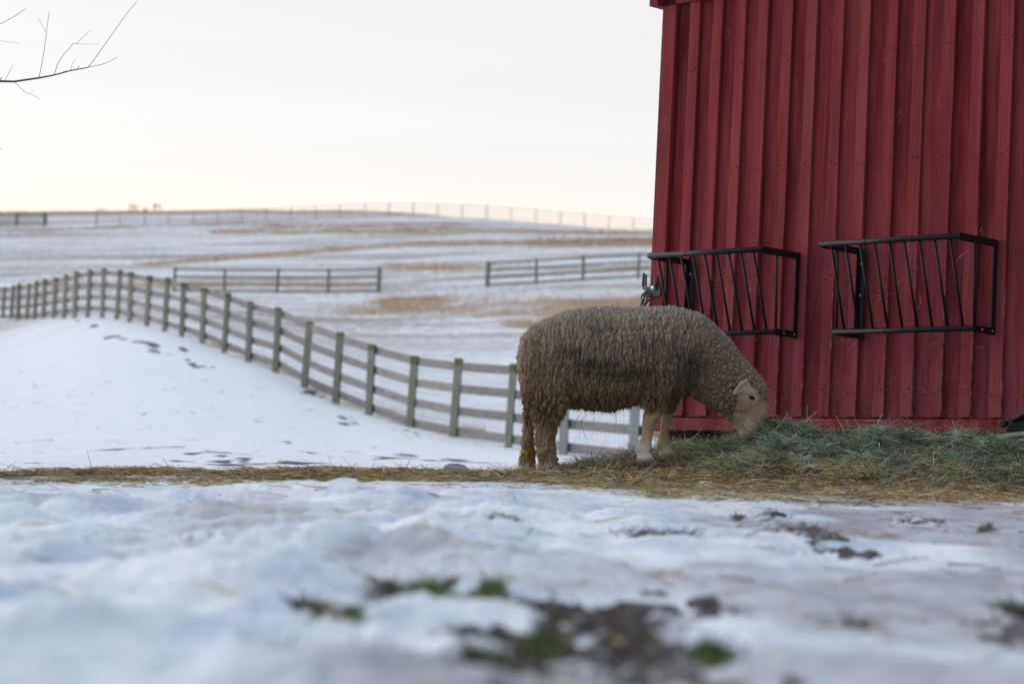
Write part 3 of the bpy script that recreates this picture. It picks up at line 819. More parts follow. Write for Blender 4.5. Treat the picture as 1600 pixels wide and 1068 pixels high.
# dry grass of the field: upright blades where the ground belts are brown, and along the fence foot
gm_ = np.clip(grass, 0, 1).reshape(-1); gd_ = gd.reshape(-1); cellw = gm_ * (gd_ < 300) * (gd_ > 30) * gok.reshape(-1)
cellw = cellw * (np.abs(gpx.reshape(-1)-520) < 640)
cellw = cellw * gd_**1.6
cellw = cellw * (cellw > 0)
pr = cellw/cellw.sum()
N = 42000
ix = rng.choice(len(pr), N, p=pr)
bp = verts[:-1][ix] + np.stack([rng.normal(0, .1, N), rng.normal(0, .5, N), np.zeros(N)], -1)
bp[:, 2] = ground_z(bp[:, 0], bp[:, 1])
scl = np.hypot(bp[:, 0], bp[:, 1])/100
dv = rng.normal(size=(N, 3))*.45; dv[:, 2] = 1
V5, F5, C5 = blades(bp, dv, rng.uniform(.10, .30, N)*np.clip(scl, .5, 1.3), rng.uniform(.006, .014, N)*np.clip(scl, .5, 2), rng.normal(0, .2, N),
                    pick([(.42,.30,.19),(.52,.38,.25),(.34,.23,.14),(.48,.33,.22)], N), 2)
tag(np_mesh('dry_field_grass', V5, F5, HAYM, cols=C5, smooth=False), 'dead tan grass standing through the snow of the far fields', 'grass', kind='stuff')

# ------------------------------------------------------------------ fences
random.seed(3)
def fence(name, label, pts, pw, rails, pmat, rmat, span=2, cap=True, wire=False, group=None, sink=.5, rh=.14, pale=()):
    """pts: world tops and depths of posts [(top Vector, height)]; rails: heights below the top"""
    base = pts[0][0].copy(); base.z -= pts[0][1]
    e_ = empty(name, base); tag(e_, label, 'fence', group)
    n = len(pts)
    tops = [p[0] - base for p in pts]
    for i, (tp, (_, h)) in enumerate(zip(tops, pts)):
        q = MB(); w_ = pw*random.uniform(.92, 1.1)*(1.6 if i == 0 and name != 'paddock_fence' else 1)
        ln = Vector((random.uniform(-.055, .055), random.uniform(-.055, .055), random.uniform(-.03, .03)))
        q.beam(tp - Vector((0, 0, h+sink)) - ln*0, tp + Vector((0, 0, .0)) + ln, w_, w_, random.random(), up=(.2, 1, 0))
        po = q.build('post', POSTPALE if i in pale else pmat, e_, bevel=.008)
        if cap:
            q = MB(); q.beam(tp - Vector((0, 0, .11*random.uniform(.3, 1.3))) + ln, tp + Vector((0, 0, .012)) + ln, w_+.008, w_+.008, random.random(), up=(.2, 1, 0))
            q.build('moss', MOSS, po, bevel=.01)
    def offs(i):
        a = tops[max(i-1, 0)]; b = tops[min(i+1, n-1)]
        d = (b-a); d.z = 0; d.normalize()
        s = Vector((-d.y, d.x, 0))
        if s.y < 0 and abs(s.y) > abs(s.x) or s.x < 0 and abs(s.x) >= abs(s.y): s = -s
        return s*(pw/2+.017)
    for i in range(0, n-1, span):
        for r in rails:
            j = min(i+span, n-1)
            q = MB(); a = random.random()
            for k in range(i, j):
                jit = Vector((0, 0, random.uniform(-.03, .03)))
                dz = Vector((0, 0, -r))
                A_ = tops[k]+offs(k)+dz; B_ = tops[k+1]+offs(k+1)+dz
                dd2 = (B_-A_).normalized()*.004
                q.beam(A_+dd2, B_-dd2+jit*.3, .028, rh, a)
            q.build('rail', rmat, e_)
    if wire:
        q = MB()
        for i in range(0, min(n-1, 12)):
            for hh in np.arange(.12, 1.15, .10):
                a = tops[i]+offs(i)*1.4; b = tops[i+1]+offs(i+1)*1.4
                q.tube([a-Vector((0, 0, hh)), b-Vector((0, 0, hh))], .0022, 3)
            L = 16
            for s_ in range(1, L):
                c = tops[i].lerp(tops[i+1], s_/L)+offs(i)*1.4
                q.tube([c-Vector((0, 0, .12)), c-Vector((0, 0, 1.2))], .0018, 3)
        q.build('wire_mesh', WIRE, e_)
    return e_
pts = []
for x, yt, d, yb in FEN:
    tp = Vector(P(x, yt, d)); g = gz(tp.x, tp.y); pts.append((tp, max(tp.z-g, .9)))
fence('paddock_fence', 'weathered four rail wooden fence with mossy posts curving uphill behind the sheep', pts, .118, (.10, .46, .82, 1.16), POST, RAIL, 2, True, True, pale=(0, 1, 2))
def simple(pxs, ds, hgt):
    r = []
    for x, d in zip(pxs, ds):
        p = on_ground(np.array([float(x)]), np.array([float(d)]))[0]; r.append((Vector((p[0], p[1], p[2]+hgt)), hgt))
    return r
G2 = 'fences across the far snowy fields'
fence('field_fence', 'mossy rail fence in the middle field ending at a thick post, left of the gap', simple([592, 513, 432, 350, 272], [125.5, 126, 127, 128, 129.5], 1.32), .12, (.10, .48, .85, 1.22), FARWOOD, FARWOOD, 1, False, group=G2, rh=.10)
fence('field_fence', 'mossy rail fence in the middle field between the gap and the barn corner', simple([761, 838, 911, 997, 1075, 1150], [124, 125, 126, 127, 128, 129], 1.34), .12, (.10, .48, .85, 1.22), FARWOOD, FARWOOD, 1, False, group=G2, rh=.10)
fence('hilltop_fence', 'short rail fence high on the hill at the left edge, ending at a thick post', simple([70, 26, -14, -54], [250, 250, 250, 250], 1.4), .2, (.12, .5, .9, 1.25), FARWOOD, FARWOOD, 1, False, group=G2, rh=.12)
hx_ = [150] + [187+38.2*i for i in range(24)]
hdp = [246]*len(hx_)
fence('hilltop_fence', 'long thin rail fence running along the crest of the hill against the pale sky', simple(hx_, hdp, 1.4), .075, (.10, .52, .95, 1.3), GLOWTWIG, GLOWTWIG, 2, False, group=G2, rh=.055)

# ------------------------------------------------------------------ bare shrubs on the skyline
def bare_shrub(px, d, hgt, seed, label):
    random.seed(seed)
    p = on_ground(np.array([float(px)]), np.array([float(d)]))[0]
    q = MB()
    def grow(a, dirn, L, r, lev):
        b = a + dirn*L; mid = (a+b)/2 + Vector((random.uniform(-1, 1), random.uniform(-1, 1), 0))*L*.06
        q.tube([a, mid, b], [r, r*.8, r*.55], 4)
        if lev:
            for _ in range(3):
                nd = (dirn + Vector((random.uniform(-.8, .8), random.uniform(-.8, .8), random.uniform(-.1, .5)))).normalized()
                grow(a.lerp(b, random.uniform(.5, 1)), nd, L*.62, r*.55, lev-1)
    for _ in range(6):
        grow(Vector((random.uniform(-.5, .5), random.uniform(-.3, .3), -.1)), Vector((random.uniform(-.5, .5), random.uniform(-.4, .4), 1)).normalized(), hgt*.5, .035, 3)
    o = q.build('bare_shrub', GLOWTWIG); o.location = p
    tag(o, label, 'shrub', 'bare shrubs on the skyline')
bare_shrub(155, 296, .8, 1, 'tiny bare shrub leftmost on the hill skyline')
bare_shrub(207, 296, 1.25, 2, 'widest bare shrub on the hill skyline')
bare_shrub(228, 297, .7, 3, 'low bare shrub between the wide shrub and the tall one on the hill skyline')
bare_shrub(245, 296, 1.3, 4, 'tall thin bare shrub rightmost of the shrubs on the hill skyline')

# ------------------------------------------------------------------ bare tree reaching in at the top left
tb = P(-900, 700, 10.8); tbz = gz(tb[0], tb[1])
tree = empty('bare_tree', (tb[0], tb[1], tbz)); tag(tree, 'bare winter tree reaching one thin dark branch with twigs into the sky', 'tree')
q = MB(); B0 = Vector((tb[0], tb[1], tbz))
q.tube([(0, 0, -.3), (.02, 0, .6), (.05, .05, 1.6), (0, .1, 2.8), (-.1, .05, 4.2), (0, 0, 5.6)], [.17, .14, .12, .10, .07, .03], 14)
q.build('trunk', BARK, tree, True)
def br(pxpts, rads, d=11.2, dn=0.0):
    return [Vector(P(x, y, d + dn*i)) - B0 for i, (x, y) in enumerate(pxpts)], rads
q = MB()
lst = [([(-905,250),(-600,190),(-380,160),(-150,137),(-50,128),(0,127),(22,127.5),(60,122),(82,118),(110,110.5),(138,105.5)], [.035,.028,.02,.012,.0075,.0062,.0058,.0052,.0042,.0036,.0028])]
tw = [([(138,105),(145,96),(160,75),(180,47),(196,24),(214,2)], .0016), ([(138,105),(155,102),(170,97),(183,90)], .0014),
      ([(60,122),(62,117),(68,85),(71,65),(73,45),(77,18)], .0016), ([(71,50),(66,40),(60,28)], .0010),
      ([(84,118),(86,113),(90,100),(99,86),(108,76),(115,67),(119,69),(130,58),(142,47)], .0015), ([(119,69),(130,69),(155,69)], .0008),
      ([(110,111),(111,105),(115,96),(119,92)], .0010), ([(120,109),(124,103)], .0016), ([(104,111),(92,115),(85,117)], .0016),
      ([(22,127),(30,136),(42,146),(52,149),(62,155)], .0012), ([(46,146),(54,140)], .0008),
      ([(8,126),(10,121),(16,110),(20,102)], .0012), ([(0,125),(3,121)], .0022),
      ([(-200,140),(-90,70),(-30,45),(0,38),(24,25),(40,14)], .0018), ([(-150,137),(-60,70),(0,64),(30,68)], .0009), ([(-140,135),(-40,190),(-5,228),(3,234)], .0016),
      ([(-300,150),(-260,60),(-200,-40)], .005), ([(-450,170),(-420,60),(-330,-80)], .007), ([(-500,178),(-450,260),(-380,330)], .004)]
for pt, rd in lst:
    a, _ = br(pt, None); q.tube(a, [x*.82 for x in rd], 8)
for pt, r in tw:
    a, _ = br(pt, None, 11.2, .012*random.choice((-1, 1))); q.tube(a, [r*1.0*(1-.5*i/len(a)) for i in range(len(a))], 5)
q.build('branch', BARK, tree, True)
q = MB()
random.seed(9)
for k in range(16):
    z_ = random.uniform(2.4, 5.4); an = random.uniform(1.8, 4.6); L = random.uniform(.8, 1.6)
    a = Vector((0, .05, z_)); dr_ = Vector((math.cos(an), math.sin(an), random.uniform(.3, .9))).normalized()
    q.tube([a, a+dr_*L*.5, a+dr_*L+Vector((0, 0, .15))], [.03, .018, .006], 6)
    for _ in range(5):
        b = a + dr_*L*random.uniform(.3, 1); d2 = (dr_+Vector((random.uniform(-.7, .7), random.uniform(-.7, .7), random.uniform(-.3, .8)))).normalized()
        q.tube([b, b+d2*.3, b+d2*.55+Vector((0, 0, .05))], [.009, .005, .002], 5)
q.build('crown', BARK, tree, True)

# ------------------------------------------------------------------ small stones / snow lumps / droppings
def lump(name, px, d, sx, sy, sz, mt, label, cat, group, seed):
    p = on_ground(np.array([float(px)]), np.array([float(d)]))[0]
    import bmesh
    bm = bmesh.new(); bmesh.ops.create_icosphere(bm, subdivisions=3, radius=1)
    co = np.array([v.co for v in bm.verts]); nz3 = fbm(co[:, 0]*1.4+seed, co[:, 1]*1.4, co[:, 2]*1.4, 3, seed)
    for v, a in zip(bm.verts, nz3): v.co = v.co * (1+.5*a); v.co.x *= sx; v.co.y *= sy; v.co.z *= sz
    me = bpy.data.meshes.new(name); bm.to_mesh(me); bm.free(); me.materials.append(mt)
    for pl in me.polygons: pl.use_smooth = True
    o = bpy.data.objects.new(name, me); sc.collection.objects.link(o); o.location = (p[0], p[1], p[2]+sz*.35)
    tag(o, label, cat, group); return o
CLOD = m_plain('snow_clod', (0.42, 0.44, 0.47), .6, 0, .3, .15, 12)
lump('stone', 714, 11.6, .062, .04, .034, STONE, 'small grey stone lying on the straw left of the sheep\'s hind legs', 'stone', None, 3)
lump('snow_clod', 1105, 10.3, .036, .03, .016, CLOD, 'dirty white snow clod on the edge of the straw below the sheep\'s front legs', 'snow clod', None, 5)
lump('snow_clod', 1350, 10.25, .018, .02, .012, CLOD, 'small snow clod on the straw in front of the hay rack wall', 'snow clod', None, 6)
MUD = m_plain('manure', (0.05, 0.03, 0.02), .8, 0, .3, .4, 40)




# ------------------------------------------------------------------ sheep
D0 = 11.95
SA = P(960, 735, D0)                             # anchor on the ground under the belly
def loft(stations, n=28, sq=2.2):
    """stations: (px, py, half size across in px, half width in m, depth offset)"""
    c = [np.array(s[:2], float) for s in stations]
    V = []; Fc = []
    for i, s in enumerate(stations):
        d = c[min(i+1, len(c)-1)] - c[max(i-1, 0)]; d = d/np.linalg.norm(d)
        if len(s) > 5: a = math.radians(s[5]); d = np.array([math.cos(a), math.sin(a)])
        pr_ = np.array([-d[1], d[0]])
        for k in range(n):
            t = 2*math.pi*k/n; ct, st_ = math.cos(t), math.sin(t)
            ct = math.copysign(abs(ct)**(2/sq), ct); st_ = math.copysign(abs(st_)**(2/sq), st_)
            q2 = c[i] + pr_*ct*s[2]
            V.append(P(q2[0], q2[1], D0+s[4]+st_*s[3]) - SA)
    for i in range(len(stations)-1):
        for k in range(n):
            Fc.append((i*n+k, i*n+(k+1) % n, (i+1)*n+(k+1) % n, (i+1)*n+k))
    Fc.append(tuple(range(n-1, -1, -1))); Fc.append(tuple((len(stations)-1)*n+k for k in range(n)))
    return V, Fc
sb = MB()
# trunk, neck, head; last number = axis direction in the picture (deg, y down)
sb.add(*loft([(809,566,14,.05,0,0),(815,567,42,.13,0,0),(828,567,57,.19,0,0),(850,567,69,.235,0,0),(885,562,77,.265,0,0),(921,561,81,.285,0,0),(955,561,82,.295,0,0),
              (990,557,77,.29,0,0),(1018,553,74,.275,0,2),(1044,556,78,.25,0,6),(1068,561,77,.215,0,20),(1088,566,66,.185,0,30),(1107,574,56,.16,0,42),(1125,590,50,.14,0,44),
              (1143,605,47,.125,0,44),(1158,616,43,.112,0,46),(1170,626,36,.10,0,52),(1177,634,26,.08,0,60)]))
# head: poll to muzzle
sb.add(*loft([(1168,598,16,.06,0,68),(1170,608,24,.082,0,68),(1172,620,27,.088,0,70),(1174,634,25.5,.076,0,76),(1175.5,646,23,.064,0,82),(1174.5,658,20.5,.055,0,86),(1171.5,670,17.5,.050,0,92),(1168,679,13,.042,0,96),(1166,684,7,.028,0,96)], 24))
# jaw
sb.add(*loft([(1140,632,20,.07,0,48),(1150,645,18,.065,0,50),(1160,658,14,.05,0,55),(1167,670,10,.04,0,60)], 20))
# hind quarters and legs
sb.add(*loft([(856,590,44,.12,-.12,90),(856,620,38,.115,-.13,90),(858,640,31,.10,-.135,90),(855,655,23.5,.08,-.14,90),(853,668,18.5,.062,-.14,90),(851.5,685,16,.050,-.14,90),(852.5,700,14.8,.045,-.14,90),
              (854,712,14.5,.044,-.14,90),(856,723,16,.046,-.14,90),(857,731,18.5,.05,-.145,90),(858,737,18,.05,-.145,90)], 22))
sb.add(*loft([(838,590,30,.11,.11,90),(836,615,22,.10,.12,90),(831,640,15,.07,.13,90),(827.5,660,11.5,.05,.13,90),(825,680,10.6,.042,.13,90),(824.5,700,10.6,.04,.13,90),(823.5,714,12,.042,.13,90),(823,724,13,.045,.13,90),(823.5,736,13,.045,.13,90)], 20))
# fore legs
sb.add(*loft([(1030,590,34,.11,-.10,90),(1027,612,27,.09,-.12,92),(1023.5,630,21,.07,-.125,94),(1021,643,16.5,.055,-.125,96),(1016,654,12,.043,-.125,96),(1014.5,661,10.6,.038,-.125,94),(1012.8,671,8.2,.029,-.125,94),(1010.2,683,8.4,.029,-.125,98),
              (1006.5,694,11.2,.036,-.125,94),(1004.5,701,12.6,.04,-.125,86),(1006,708.5,10.4,.035,-.13,80),(1007.5,715,12.6,.041,-.135,84),(1008.5,721,13,.042,-.135,88)], 20))
sb.add(*loft([(1050,595,26,.09,.10,90),(1049,620,16,.07,.11,90),(1045,642,9.5,.045,.11,94),(1041,655,9,.036,.11,94),(1039,667,7.4,.028,.11,92),(1037.5,679,7.8,.028,.11,90),(1036.5,690,10.6,.035,.11,88),(1037,696,11.6,.037,.11,82),(1039,702,10,.034,.11,80),(1041,709,12,.038,.10,84)], 20))
# tail stub against the rump
sb.add(*loft([(815,556,9,.045,0,95),(815,580,9,.05,0,92),(819,600,8,.045,0,85),(824,622,7,.035,0,85),(827,636,4,.02,0,85)], 14))
# near ear (held back and out towards the camera) and far ear
def ear(sg):
    b_ = np.array(P(1167, 597.5, D0-.098*sg) - SA); tip = np.array(P(1146, 611, D0-.140*sg) - SA)
    upv = np.array([0.35, 0, 1.0]); ax = tip-b_; L = np.linalg.norm(ax); ax /= L
    sdv = np.cross(ax, upv); sdv /= np.linalg.norm(sdv); nv = np.cross(sdv, ax)
    V = []; Fc = []; n = 14; S = 9
    for i in range(S):
        t = i/(S-1); w_ = .026*math.sin(math.pi*(.18+.80*t))**.8*(1-.25*t) + .003
        cc_ = b_ + ax*L*t + np.array([0, 0, -.012*t*t])
        for k in range(n):
            a = 2*math.pi*k/n
            V.append(cc_ + nv*w_*math.cos(a) + sdv*(.0065*math.sin(a) - .5*w_*math.cos(a)**2))
    for i in range(S-1):
        for k in range(n): Fc.append((i*n+k, i*n+(k+1) % n, (i+1)*n+(k+1) % n, (i+1)*n+k))
    Fc.append(tuple(range(n-1, -1, -1))); Fc.append(tuple((S-1)*n+k for k in range(n)))
    return V, Fc
EV, EF = ear(1)
EV2, EF2 = ear(-1)
sb.add(EV, EF); sb.add(EV2, EF2)
raw = sb.build('raw', FLEECE)
bpy.context.view_layer.update()
import bmesh
bm = bmesh.new(); bm.from_mesh(raw.data); bmesh.ops.recalc_face_normals(bm, faces=bm.faces); bm.to_mesh(raw.data); bm.free()
m1 = raw.modifiers.new('r', 'REMESH'); m1.mode = 'VOXEL'; m1.voxel_size = .0038
m2 = raw.modifiers.new('s', 'SMOOTH'); m2.factor = .5; m2.iterations = 9
dg = bpy.context.evaluated_depsgraph_get()
me = bpy.data.meshes.new_from_object(raw.evaluated_get(dg))
bpy.data.objects.remove(raw)
nv_ = len(me.vertices)
co = np.empty(nv_*3, np.float32); me.vertices.foreach_get('co', co); co = co.reshape(-1, 3).astype(float)
no = np.empty(nv_*3, np.float32); me.vertex_normals.foreach_get('vector', no); no = no.reshape(-1, 3).astype(float)
print('SHEEP verts', nv_)
spx, spy, sdp = proj(co + SA)
# where the fleece is (0 on face, ears, lower legs)
def seg(px, py, a, b):  # signed side helper
    return (b[0]-a[0])*(py-a[1]) - (b[1]-a[1])*(px-a[0])
nzz = fbm(co[:, 0]*18, co[:, 1]*18, co[:, 2]*18, 3, 2)
qpx, qpy = spx + 5*nzz, spy + 5*nzz
# face: beyond a curved hair line
fr_ = ss(0, 5, np.minimum(np.minimum(qpx - np.interp(qpy, [560, 600, 612, 630, 650, 662, 690], [1170, 1158, 1152, 1150, 1146, 1143, 1135]), qpy - np.interp(qpx, [1140, 1160, 1172, 1182, 1192, 1202], [606, 603, 600, 606, 620, 630])), 99))
face = np.where((spx > 1128) & (spy > 590), fr_, 0)
ecen = np.mean(np.array(EV), 0)
axv = (P(1147.5, 609.5, D0-.175) - P(1163, 601, D0-.07)); Le = np.linalg.norm(axv); axv /= Le
te = (co + SA - P(1163, 601, D0-.07)) @ axv
perp = np.linalg.norm((co + SA - P(1163, 601, D0-.07)) - te[:, None]*axv, axis=1)
from mathutils import kdtree
def near_pts(VV, r):
    kd = kdtree.KDTree(len(VV))
    for i_, q_ in enumerate(VV): kd.insert(q_, i_)
    kd.balance()
    sel_ = np.where(np.linalg.norm(co - np.mean(np.array(VV), 0), axis=1) < .12)[0]
    m_ = np.zeros(nv_)
    for i_ in sel_:
        if kd.find(co[i_])[2] < r: m_[i_] = 1
    return m_
e1m = near_pts(EV, .0075); e2m = near_pts(EV2, .0075)
earm = e1m
axf = (P(1147.5, 609.5, D0+.17) - P(1163, 601, D0+.07)); Lf = np.linalg.norm(axf); axf /= Lf
tf = (co + SA - P(1163, 601, D0+.07)) @ axf
perf = np.linalg.norm((co + SA - P(1163, 601, D0+.07)) - tf[:, None]*axf, axis=1)
earm = np.maximum(earm, e2m)
fl = ss(640, 654, qpy) * (spx > 985) * (spx < 1062)           # bare fore legs
hl = ss(655, 675, qpy) * (spx < 900)                            # short wool on hind legs
wool = np.clip(1 - np.maximum.reduce([face, earm, fl]), 0, 1)
wool = wool * (1 - .62*hl)
# fleece: clefts across the body, finer on the back, rounder clumps on the neck, shaggy below
wx_ = co[:, 0] + .012*fbm(co[:, 0]*9, co[:, 1]*9, co[:, 2]*9, 2, 4)*2
wz_ = co[:, 2] + .012*fbm(co[:, 0]*9, co[:, 1]*9, co[:, 2]*9, 2, 5)*2
neck = ss(1075, 1125, spx); low = ss(585, 632, spy + 6*nzz) * (spx < 1080)
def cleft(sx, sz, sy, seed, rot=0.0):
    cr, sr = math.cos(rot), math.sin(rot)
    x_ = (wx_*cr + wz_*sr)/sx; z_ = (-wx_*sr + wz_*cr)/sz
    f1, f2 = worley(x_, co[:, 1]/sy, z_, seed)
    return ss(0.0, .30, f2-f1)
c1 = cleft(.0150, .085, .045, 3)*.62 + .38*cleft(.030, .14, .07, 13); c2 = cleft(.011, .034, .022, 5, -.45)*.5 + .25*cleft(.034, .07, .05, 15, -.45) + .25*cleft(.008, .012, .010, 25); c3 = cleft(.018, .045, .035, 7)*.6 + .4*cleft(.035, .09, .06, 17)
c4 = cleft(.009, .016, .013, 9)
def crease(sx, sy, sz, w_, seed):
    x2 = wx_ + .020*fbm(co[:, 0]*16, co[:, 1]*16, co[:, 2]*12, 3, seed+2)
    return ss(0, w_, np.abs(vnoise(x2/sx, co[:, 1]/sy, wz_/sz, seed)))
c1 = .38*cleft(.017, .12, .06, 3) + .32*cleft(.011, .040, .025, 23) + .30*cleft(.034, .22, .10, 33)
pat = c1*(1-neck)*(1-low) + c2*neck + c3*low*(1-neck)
amp = .026 + .002*low - .004*neck
topm = ss(.45, .9, no[:, 2])
disp = wool*(amp*(pat-1)*(1-.45*topm) + .0035*(c4-.6) + .010*fbm(co[:, 0]*7, co[:, 1]*7, co[:, 2]*7, 3, 8) + .0035*fbm(co[:, 0]*60, co[:, 1]*60, co[:, 2]*60, 2, 6)) + .004*wool
disp += (1-wool)*(.0022*fbm(co[:, 0]*50, co[:, 1]*50, co[:, 2]*35, 3, 12) + .006*fbm(co[:, 0]*16, co[:, 1]*16, co[:, 2]*14, 2, 22)) + hl*(.010*fbm(co[:, 0]*38, co[:, 1]*38, co[:, 2]*30, 3, 13)+.008*fbm(co[:, 0]*14, co[:, 1]*14, co[:, 2]*14, 2, 23))
# eye socket, nostril and mouth line
def dent(px, py, side, r, a):
    d2 = (spx-px)**2 + (spy-py)**2
    return a*np.exp(-d2/(r*r)) * (no[:, 1]*side < 0)
disp += dent(1174, 620, 1, 5.5, -.004) + dent(1174, 620, -1, 5.5, -.004) + dent(1176, 613, 1, 6, .006) + dent(1165, 640, 1, 9, .004) + dent(1182, 648, 1, 6, -.003)
nco = co + no*disp[:, None]
me.vertices.foreach_set('co', nco.astype(np.float32).ravel())
# coat colours (natural staining of the coat; cleft shade painted in last)
base = np.array([.47, .375, .275]); dark = np.array([.12, .10, .085]); brown = np.array([.30, .20, .115]); grey = np.array([.48, .425, .33])
tan = np.array([.68, .51, .34]); white = np.array([.86, .79, .71]); pink = np.array([.62, .46, .42])
def mixc(a, b, f): return a*(1-f[:, None]) + b*f[:, None]
col = np.repeat(base[None], nv_, 0) * (1 + .22*fbm(co[:, 0]*14, co[:, 1]*14, co[:, 2]*8, 4, 14))[:, None]
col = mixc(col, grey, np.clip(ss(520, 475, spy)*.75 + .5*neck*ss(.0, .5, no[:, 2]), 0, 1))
def blob(px, py, rx, ry): return np.exp(-((qpx-px)/rx)**2 - ((qpy-py)/ry)**2)
dk = np.clip(.75*blob(890, 550, 22, 12) + .9*blob(925, 575, 45, 16) + .8*blob(990, 585, 60, 16) + .95*blob(1085, 572, 26, 30) + .6*blob(1060, 615, 30, 20) + .45*blob(1010, 545, 60, 18) + .4*blob(930, 505, 30, 14), 0, .9)
dk = dk * np.clip(.75 + .6*fbm(co[:, 0]*9, co[:, 1]*9, co[:, 2]*9, 3, 16), 0, 1)
col = mixc(col, dark, dk)
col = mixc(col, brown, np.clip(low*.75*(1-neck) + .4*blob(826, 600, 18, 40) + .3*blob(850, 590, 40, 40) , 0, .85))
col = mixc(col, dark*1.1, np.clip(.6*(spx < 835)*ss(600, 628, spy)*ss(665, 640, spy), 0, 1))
legc = mixc(np.repeat(np.array([[.46, .37, .28]]), nv_, 0), brown, np.clip(.5+.9*fbm(co[:, 0]*25, co[:, 1]*25, co[:, 2]*12, 3, 18), 0, 1))
col = mixc(col, legc, hl)
col = mixc(col, white, hl*ss(718, 734, spy)*.5)
fc = mixc(np.repeat(tan[None], nv_, 0), white, ss(682, 694, spy + 4*nzz))
fc = mixc(fc, np.array([.16, .12, .09]), ss(714, 718, spy)*.5*(spx < 1022))
fc = mixc(fc, np.array([.45, .31, .19]), np.clip(1.1*fbm(co[:, 0]*24, co[:, 1]*24, co[:, 2]*14, 3, 39), 0, .6)*ss(700, 690, spy))
fc = mixc(fc, brown*1.2, np.clip(.8*blob(1029, 699, 5, 8) + .5*blob(1021, 650, 14, 8)*0 + .5*ss(650, 632, spy), 0, 1))
col = mixc(col, fc, fl)
fcol = np.repeat(tan[None], nv_, 0)*(1 + .18*fbm(co[:, 0]*30, co[:, 1]*30, co[:, 2]*30, 3, 19))[:, None]
fcol = mixc(fcol, np.array([.72, .60, .48]), ss(630, 652, spy)*.7)
fcol = mixc(fcol, np.array([.33, .215, .11]), np.clip(.7*blob(1189, 618, 7, 8) + .6*blob(1158, 630, 9, 6) + .45*blob(1150, 655, 12, 7), 0, 1))
ey = np.exp(-(((spx-1175)/8)**2 + ((spy-621)/8)**2)**1.5)
fcol = mixc(fcol, np.array([.85, .70, .68]), np.clip(ey*1.2, 0, 1))
fcol = mixc(fcol, np.array([.16, .09, .06]), np.clip(.75*np.exp(-((spx-1173.5-.25*(spy-629))/1.3)**2 - ((spy-629)/4.5)**2) + .55*np.exp(-((spx-1175)/6)**2 - ((spy-614.5)/1.4)**2) + .5*np.exp(-((spx-1163-.6*(spy-668))/2)**2 - ((spy-668)/5)**2), 0, 1))
fcol = mixc(fcol, np.array([.42, .28, .17]), np.clip(.9*fbm(co[:, 0]*22, co[:, 1]*22, co[:, 2]*22, 3, 29), 0, .7))
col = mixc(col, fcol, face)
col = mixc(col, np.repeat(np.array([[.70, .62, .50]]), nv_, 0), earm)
col = col * np.clip(1 - .62*wool*(1-pat), 0, 1)[:, None]        # shade painted into the colour of the fleece clefts
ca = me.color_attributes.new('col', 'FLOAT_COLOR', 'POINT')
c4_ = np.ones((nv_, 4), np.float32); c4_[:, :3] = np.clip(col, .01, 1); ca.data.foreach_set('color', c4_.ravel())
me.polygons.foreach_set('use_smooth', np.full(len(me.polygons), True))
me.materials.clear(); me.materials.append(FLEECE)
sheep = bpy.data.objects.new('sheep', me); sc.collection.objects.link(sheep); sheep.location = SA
tag(sheep, 'woolly grey brown sheep with a tan face, head down eating hay', 'sheep')
# eyes
for sg in (1, -1):
    m_ = (np.abs(spx-1174.5) < 2.5) & (np.abs(spy-620.5) < 2.5) & (no[:, 1]*sg < -.3)
    if m_.sum() == 0: continue
    c = nco[m_].mean(0)
    bm = bmesh.new(); bmesh.ops.create_uvsphere(bm, u_segments=20, v_segments=12, radius=.0185)
    for v in bm.verts: v.co.z *= .62; v.co.x *= 1.0; v.co.y *= .7
    e2 = bpy.data.meshes.new('eye'); bm.to_mesh(e2); bm.free(); e2.materials.append(EYE)
    for pl in e2.polygons: pl.use_smooth = True
    o = bpy.data.objects.new('eye', e2); sc.collection.objects.link(o); o.parent = sheep
    o.location = c + np.array([0, .0015*sg, 0]); o.rotation_euler = (0, math.radians(28), 0)
# fuzz of short wool fibres over the fleece
wsel = np.where(wool > .25)[0]
N = 45000
ix = rng.choice(wsel, N)
root = nco[ix] + rng.normal(0, .0022, (N, 3)) - no[ix]*.003
dv = no[ix] + rng.normal(0, .55, (N, 3)); dv[:, 2] -= .25*low[ix]
VW, FW, CW = blades(root, dv, rng.uniform(.004, .009, N), rng.uniform(.0006, .0013, N), rng.normal(0, .5, N), np.clip(col[ix]*rng.uniform(.85, 1.3, (N, 1)), 0, 1), 2)
N2 = 5000
lsel = np.where((low > .5) & (no[:, 2] < .1) & (wool > .5))[0]
ix = rng.choice(lsel, N2); dv = no[ix]*.7 + rng.normal(0, .45, (N2, 3)); dv[:, 2] -= .6
VL, FL, CL = blades(nco[ix], dv, rng.uniform(.01, .03, N2), rng.uniform(.0010, .002, N2), rng.normal(0, .5, N2), np.clip(col[ix]*rng.uniform(.8, 1.5, (N2, 1)), 0, 1), 2)
ssel = np.where(wool <= .4)[0]
N3 = 22000
ix = rng.choice(ssel, N3); dv = no[ix]*.35 + rng.normal(0, .22, (N3, 3)); dv[:, 2] -= .8
VS, FS, CS = blades(nco[ix], dv, rng.uniform(.004, .009, N3), rng.uniform(.0005, .0011, N3), rng.normal(0, .3, N3), np.clip(col[ix]*rng.uniform(.75, 1.3, (N3, 1)), 0, 1), 2)
wo = np_mesh('wool', np.vstack([VW, VL, VS]), np.vstack([FW, FL+len(VW), FS+len(VW)+len(VL)]), WOOLM, sheep, cols=np.vstack([CW, CL, CS]), smooth=False)
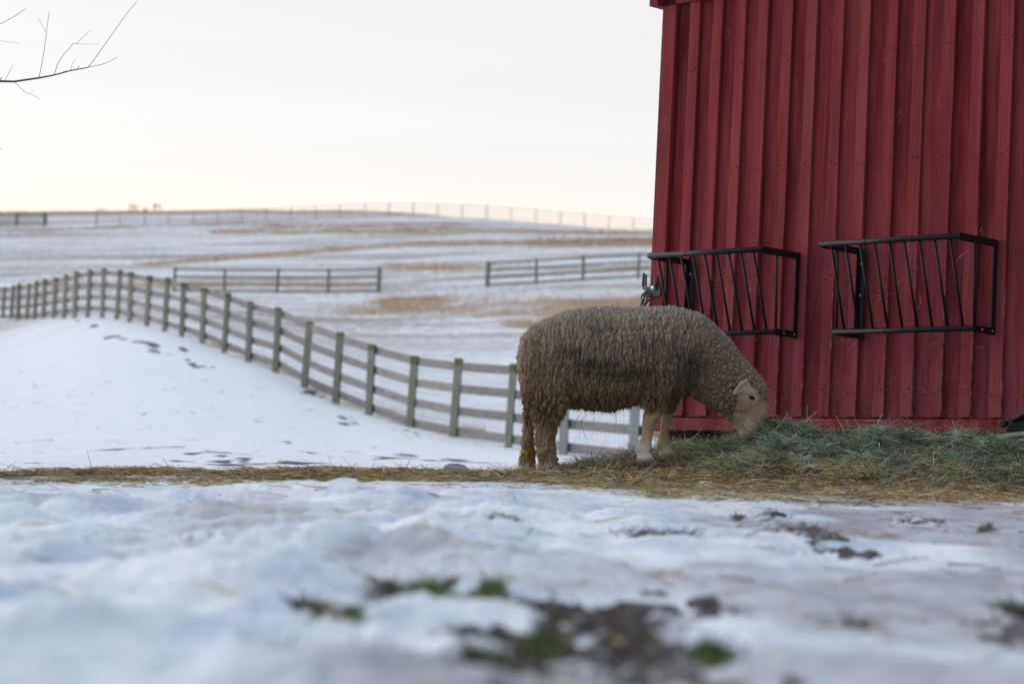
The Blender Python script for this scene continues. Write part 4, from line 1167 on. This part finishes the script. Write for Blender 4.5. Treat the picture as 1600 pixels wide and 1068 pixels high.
# straws caught under the belly and on the back
rp = []; rd_ = []; rl = []
for x, y, dx, dy, L in ((905,648,-.4,1,.07),(908,655,.25,1,.10),(935,648,.7,-.9,.05),(940,646,-.3,1,.06),(962,648,0,1,.09),(975,645,.1,1,.11),(990,633,.8,.7,.10),(985,636,.05,1,.07),
                        (918,646,-.6,.8,.06),(952,645,.5,.6,.05),(912,650,-.1,1,.12),(1000,630,.6,.8,.05),(960,612,1,.05,.04),(895,498,1,.6,.05),(970,640,-.8,.5,.05),(930,652,.15,1,.05)):
    rp.append(P(x, y, D0-.12) - SA); rd_.append(np.array([dx, 0, -dy])); rl.append(L)
for q_ in range(len(rp)):
    VB, FB, CB = blades(np.array([rp[q_]]), np.array([rd_[q_]], float)+rng.normal(0, .1, (1, 3)), np.array([rl[q_]]), np.full(1, .0028), rng.normal(0, .25, 1), pick([(.40,.29,.14),(.12,.09,.06),(.3,.2,.1)], 1), 4)
    np_mesh('straw', VB, FB, HAYM, sheep, cols=CB, smooth=False)
# orange leg band on the far hind leg
m_ = (spx < 838) & (np.abs(spy-710.5) < 7) & (sdp > D0+.05)
c = nco[m_].mean(0); q = MB()
ring0 = []
n = 24
vv = []; ff = []
for zi, zz in enumerate((-.0225, .0225)):
    for rr_ in (1.0, 1.06):
        for k in range(n):
            a = 2*math.pi*k/n; vv.append((c[0]+.0365*rr_*math.cos(a)-.001, c[1]+.046*rr_*math.sin(a), c[2]+zz))
for k in range(n):
    k2 = (k+1) % n
    ff += [(k, k2, 2*n+k2, 2*n+k), (n+k, 3*n+k, 3*n+k2, n+k2), (k, n+k, n+k2, k2), (2*n+k, 2*n+k2, 3*n+k2, 3*n+k)]
q.add(vv, ff); bo = q.build('leg_band', BAND, sheep, True)
q = MB()
for i, a in enumerate((-2.35, -2.15, -1.95, -1.5, -1.35, -1.2)):
    x_ = c[0]+.0392*math.cos(a)-.001; y_ = c[1]+.0494*math.sin(a)
    q.box(x_-.0015, x_+.0015, y_-.001, y_+.001, c[2]-.013, c[2]+.013)
for a in (-2.3, -2.2):
    x_ = c[0]+.0392*math.cos(a)-.001; y_ = c[1]+.0494*math.sin(a)
    q.box(x_-.004, x_+.004, y_-.001, y_+.001, c[2]-.002, c[2]+.002)
q.build('band_print', BANDINK, bo)

# wisps of hay caught on the battens and hanging from the racks
rp = []; rd_ = []; rl = []
for x, y, s in ((1375,455,1),(1390,460,1),(1396,445,1),(1437,475,1),(1432,395,1),(1537,372,1),(1532,365,.5),(1500,400,.8),(1122,430,1),(1125,435,.8),(1170,450,.6),(1200,535,1),(1175,528,.8),
                (1312,530,.7),(1335,535,.7),(1455,540,.8),(1524,545,.8),(1526,462,.5),(1525,470,.5),(1440,604,.7),(1378,462,.8),(1381,466,.9),(1090,425,.6)):
    for _ in range(2 if s > .7 else 1):
        p = ray_wall(x+random.uniform(-2, 2), y+random.uniform(-2, 2), .045 if y < 520 else .1); rp.append(p)
        a = random.uniform(0, 6.28); rd_.append(XW*math.cos(a)+np.array([0, 0, 1])*math.sin(a)+NW*.15); rl.append(random.uniform(.04, .09)*s)
VB, FB, CB = blades(np.array(rp), np.array(rd_), np.array(rl), np.full(len(rp), .0024), rng.normal(0, .5, len(rp)), pick([(.42,.36,.22),(.5,.42,.28)], len(rp)), 5)
tag(np_mesh('hay_wisps', VB, FB, HAYM, cols=CB, smooth=False), 'dry hay wisps clinging to the barn wall around the racks', 'hay', kind='stuff')
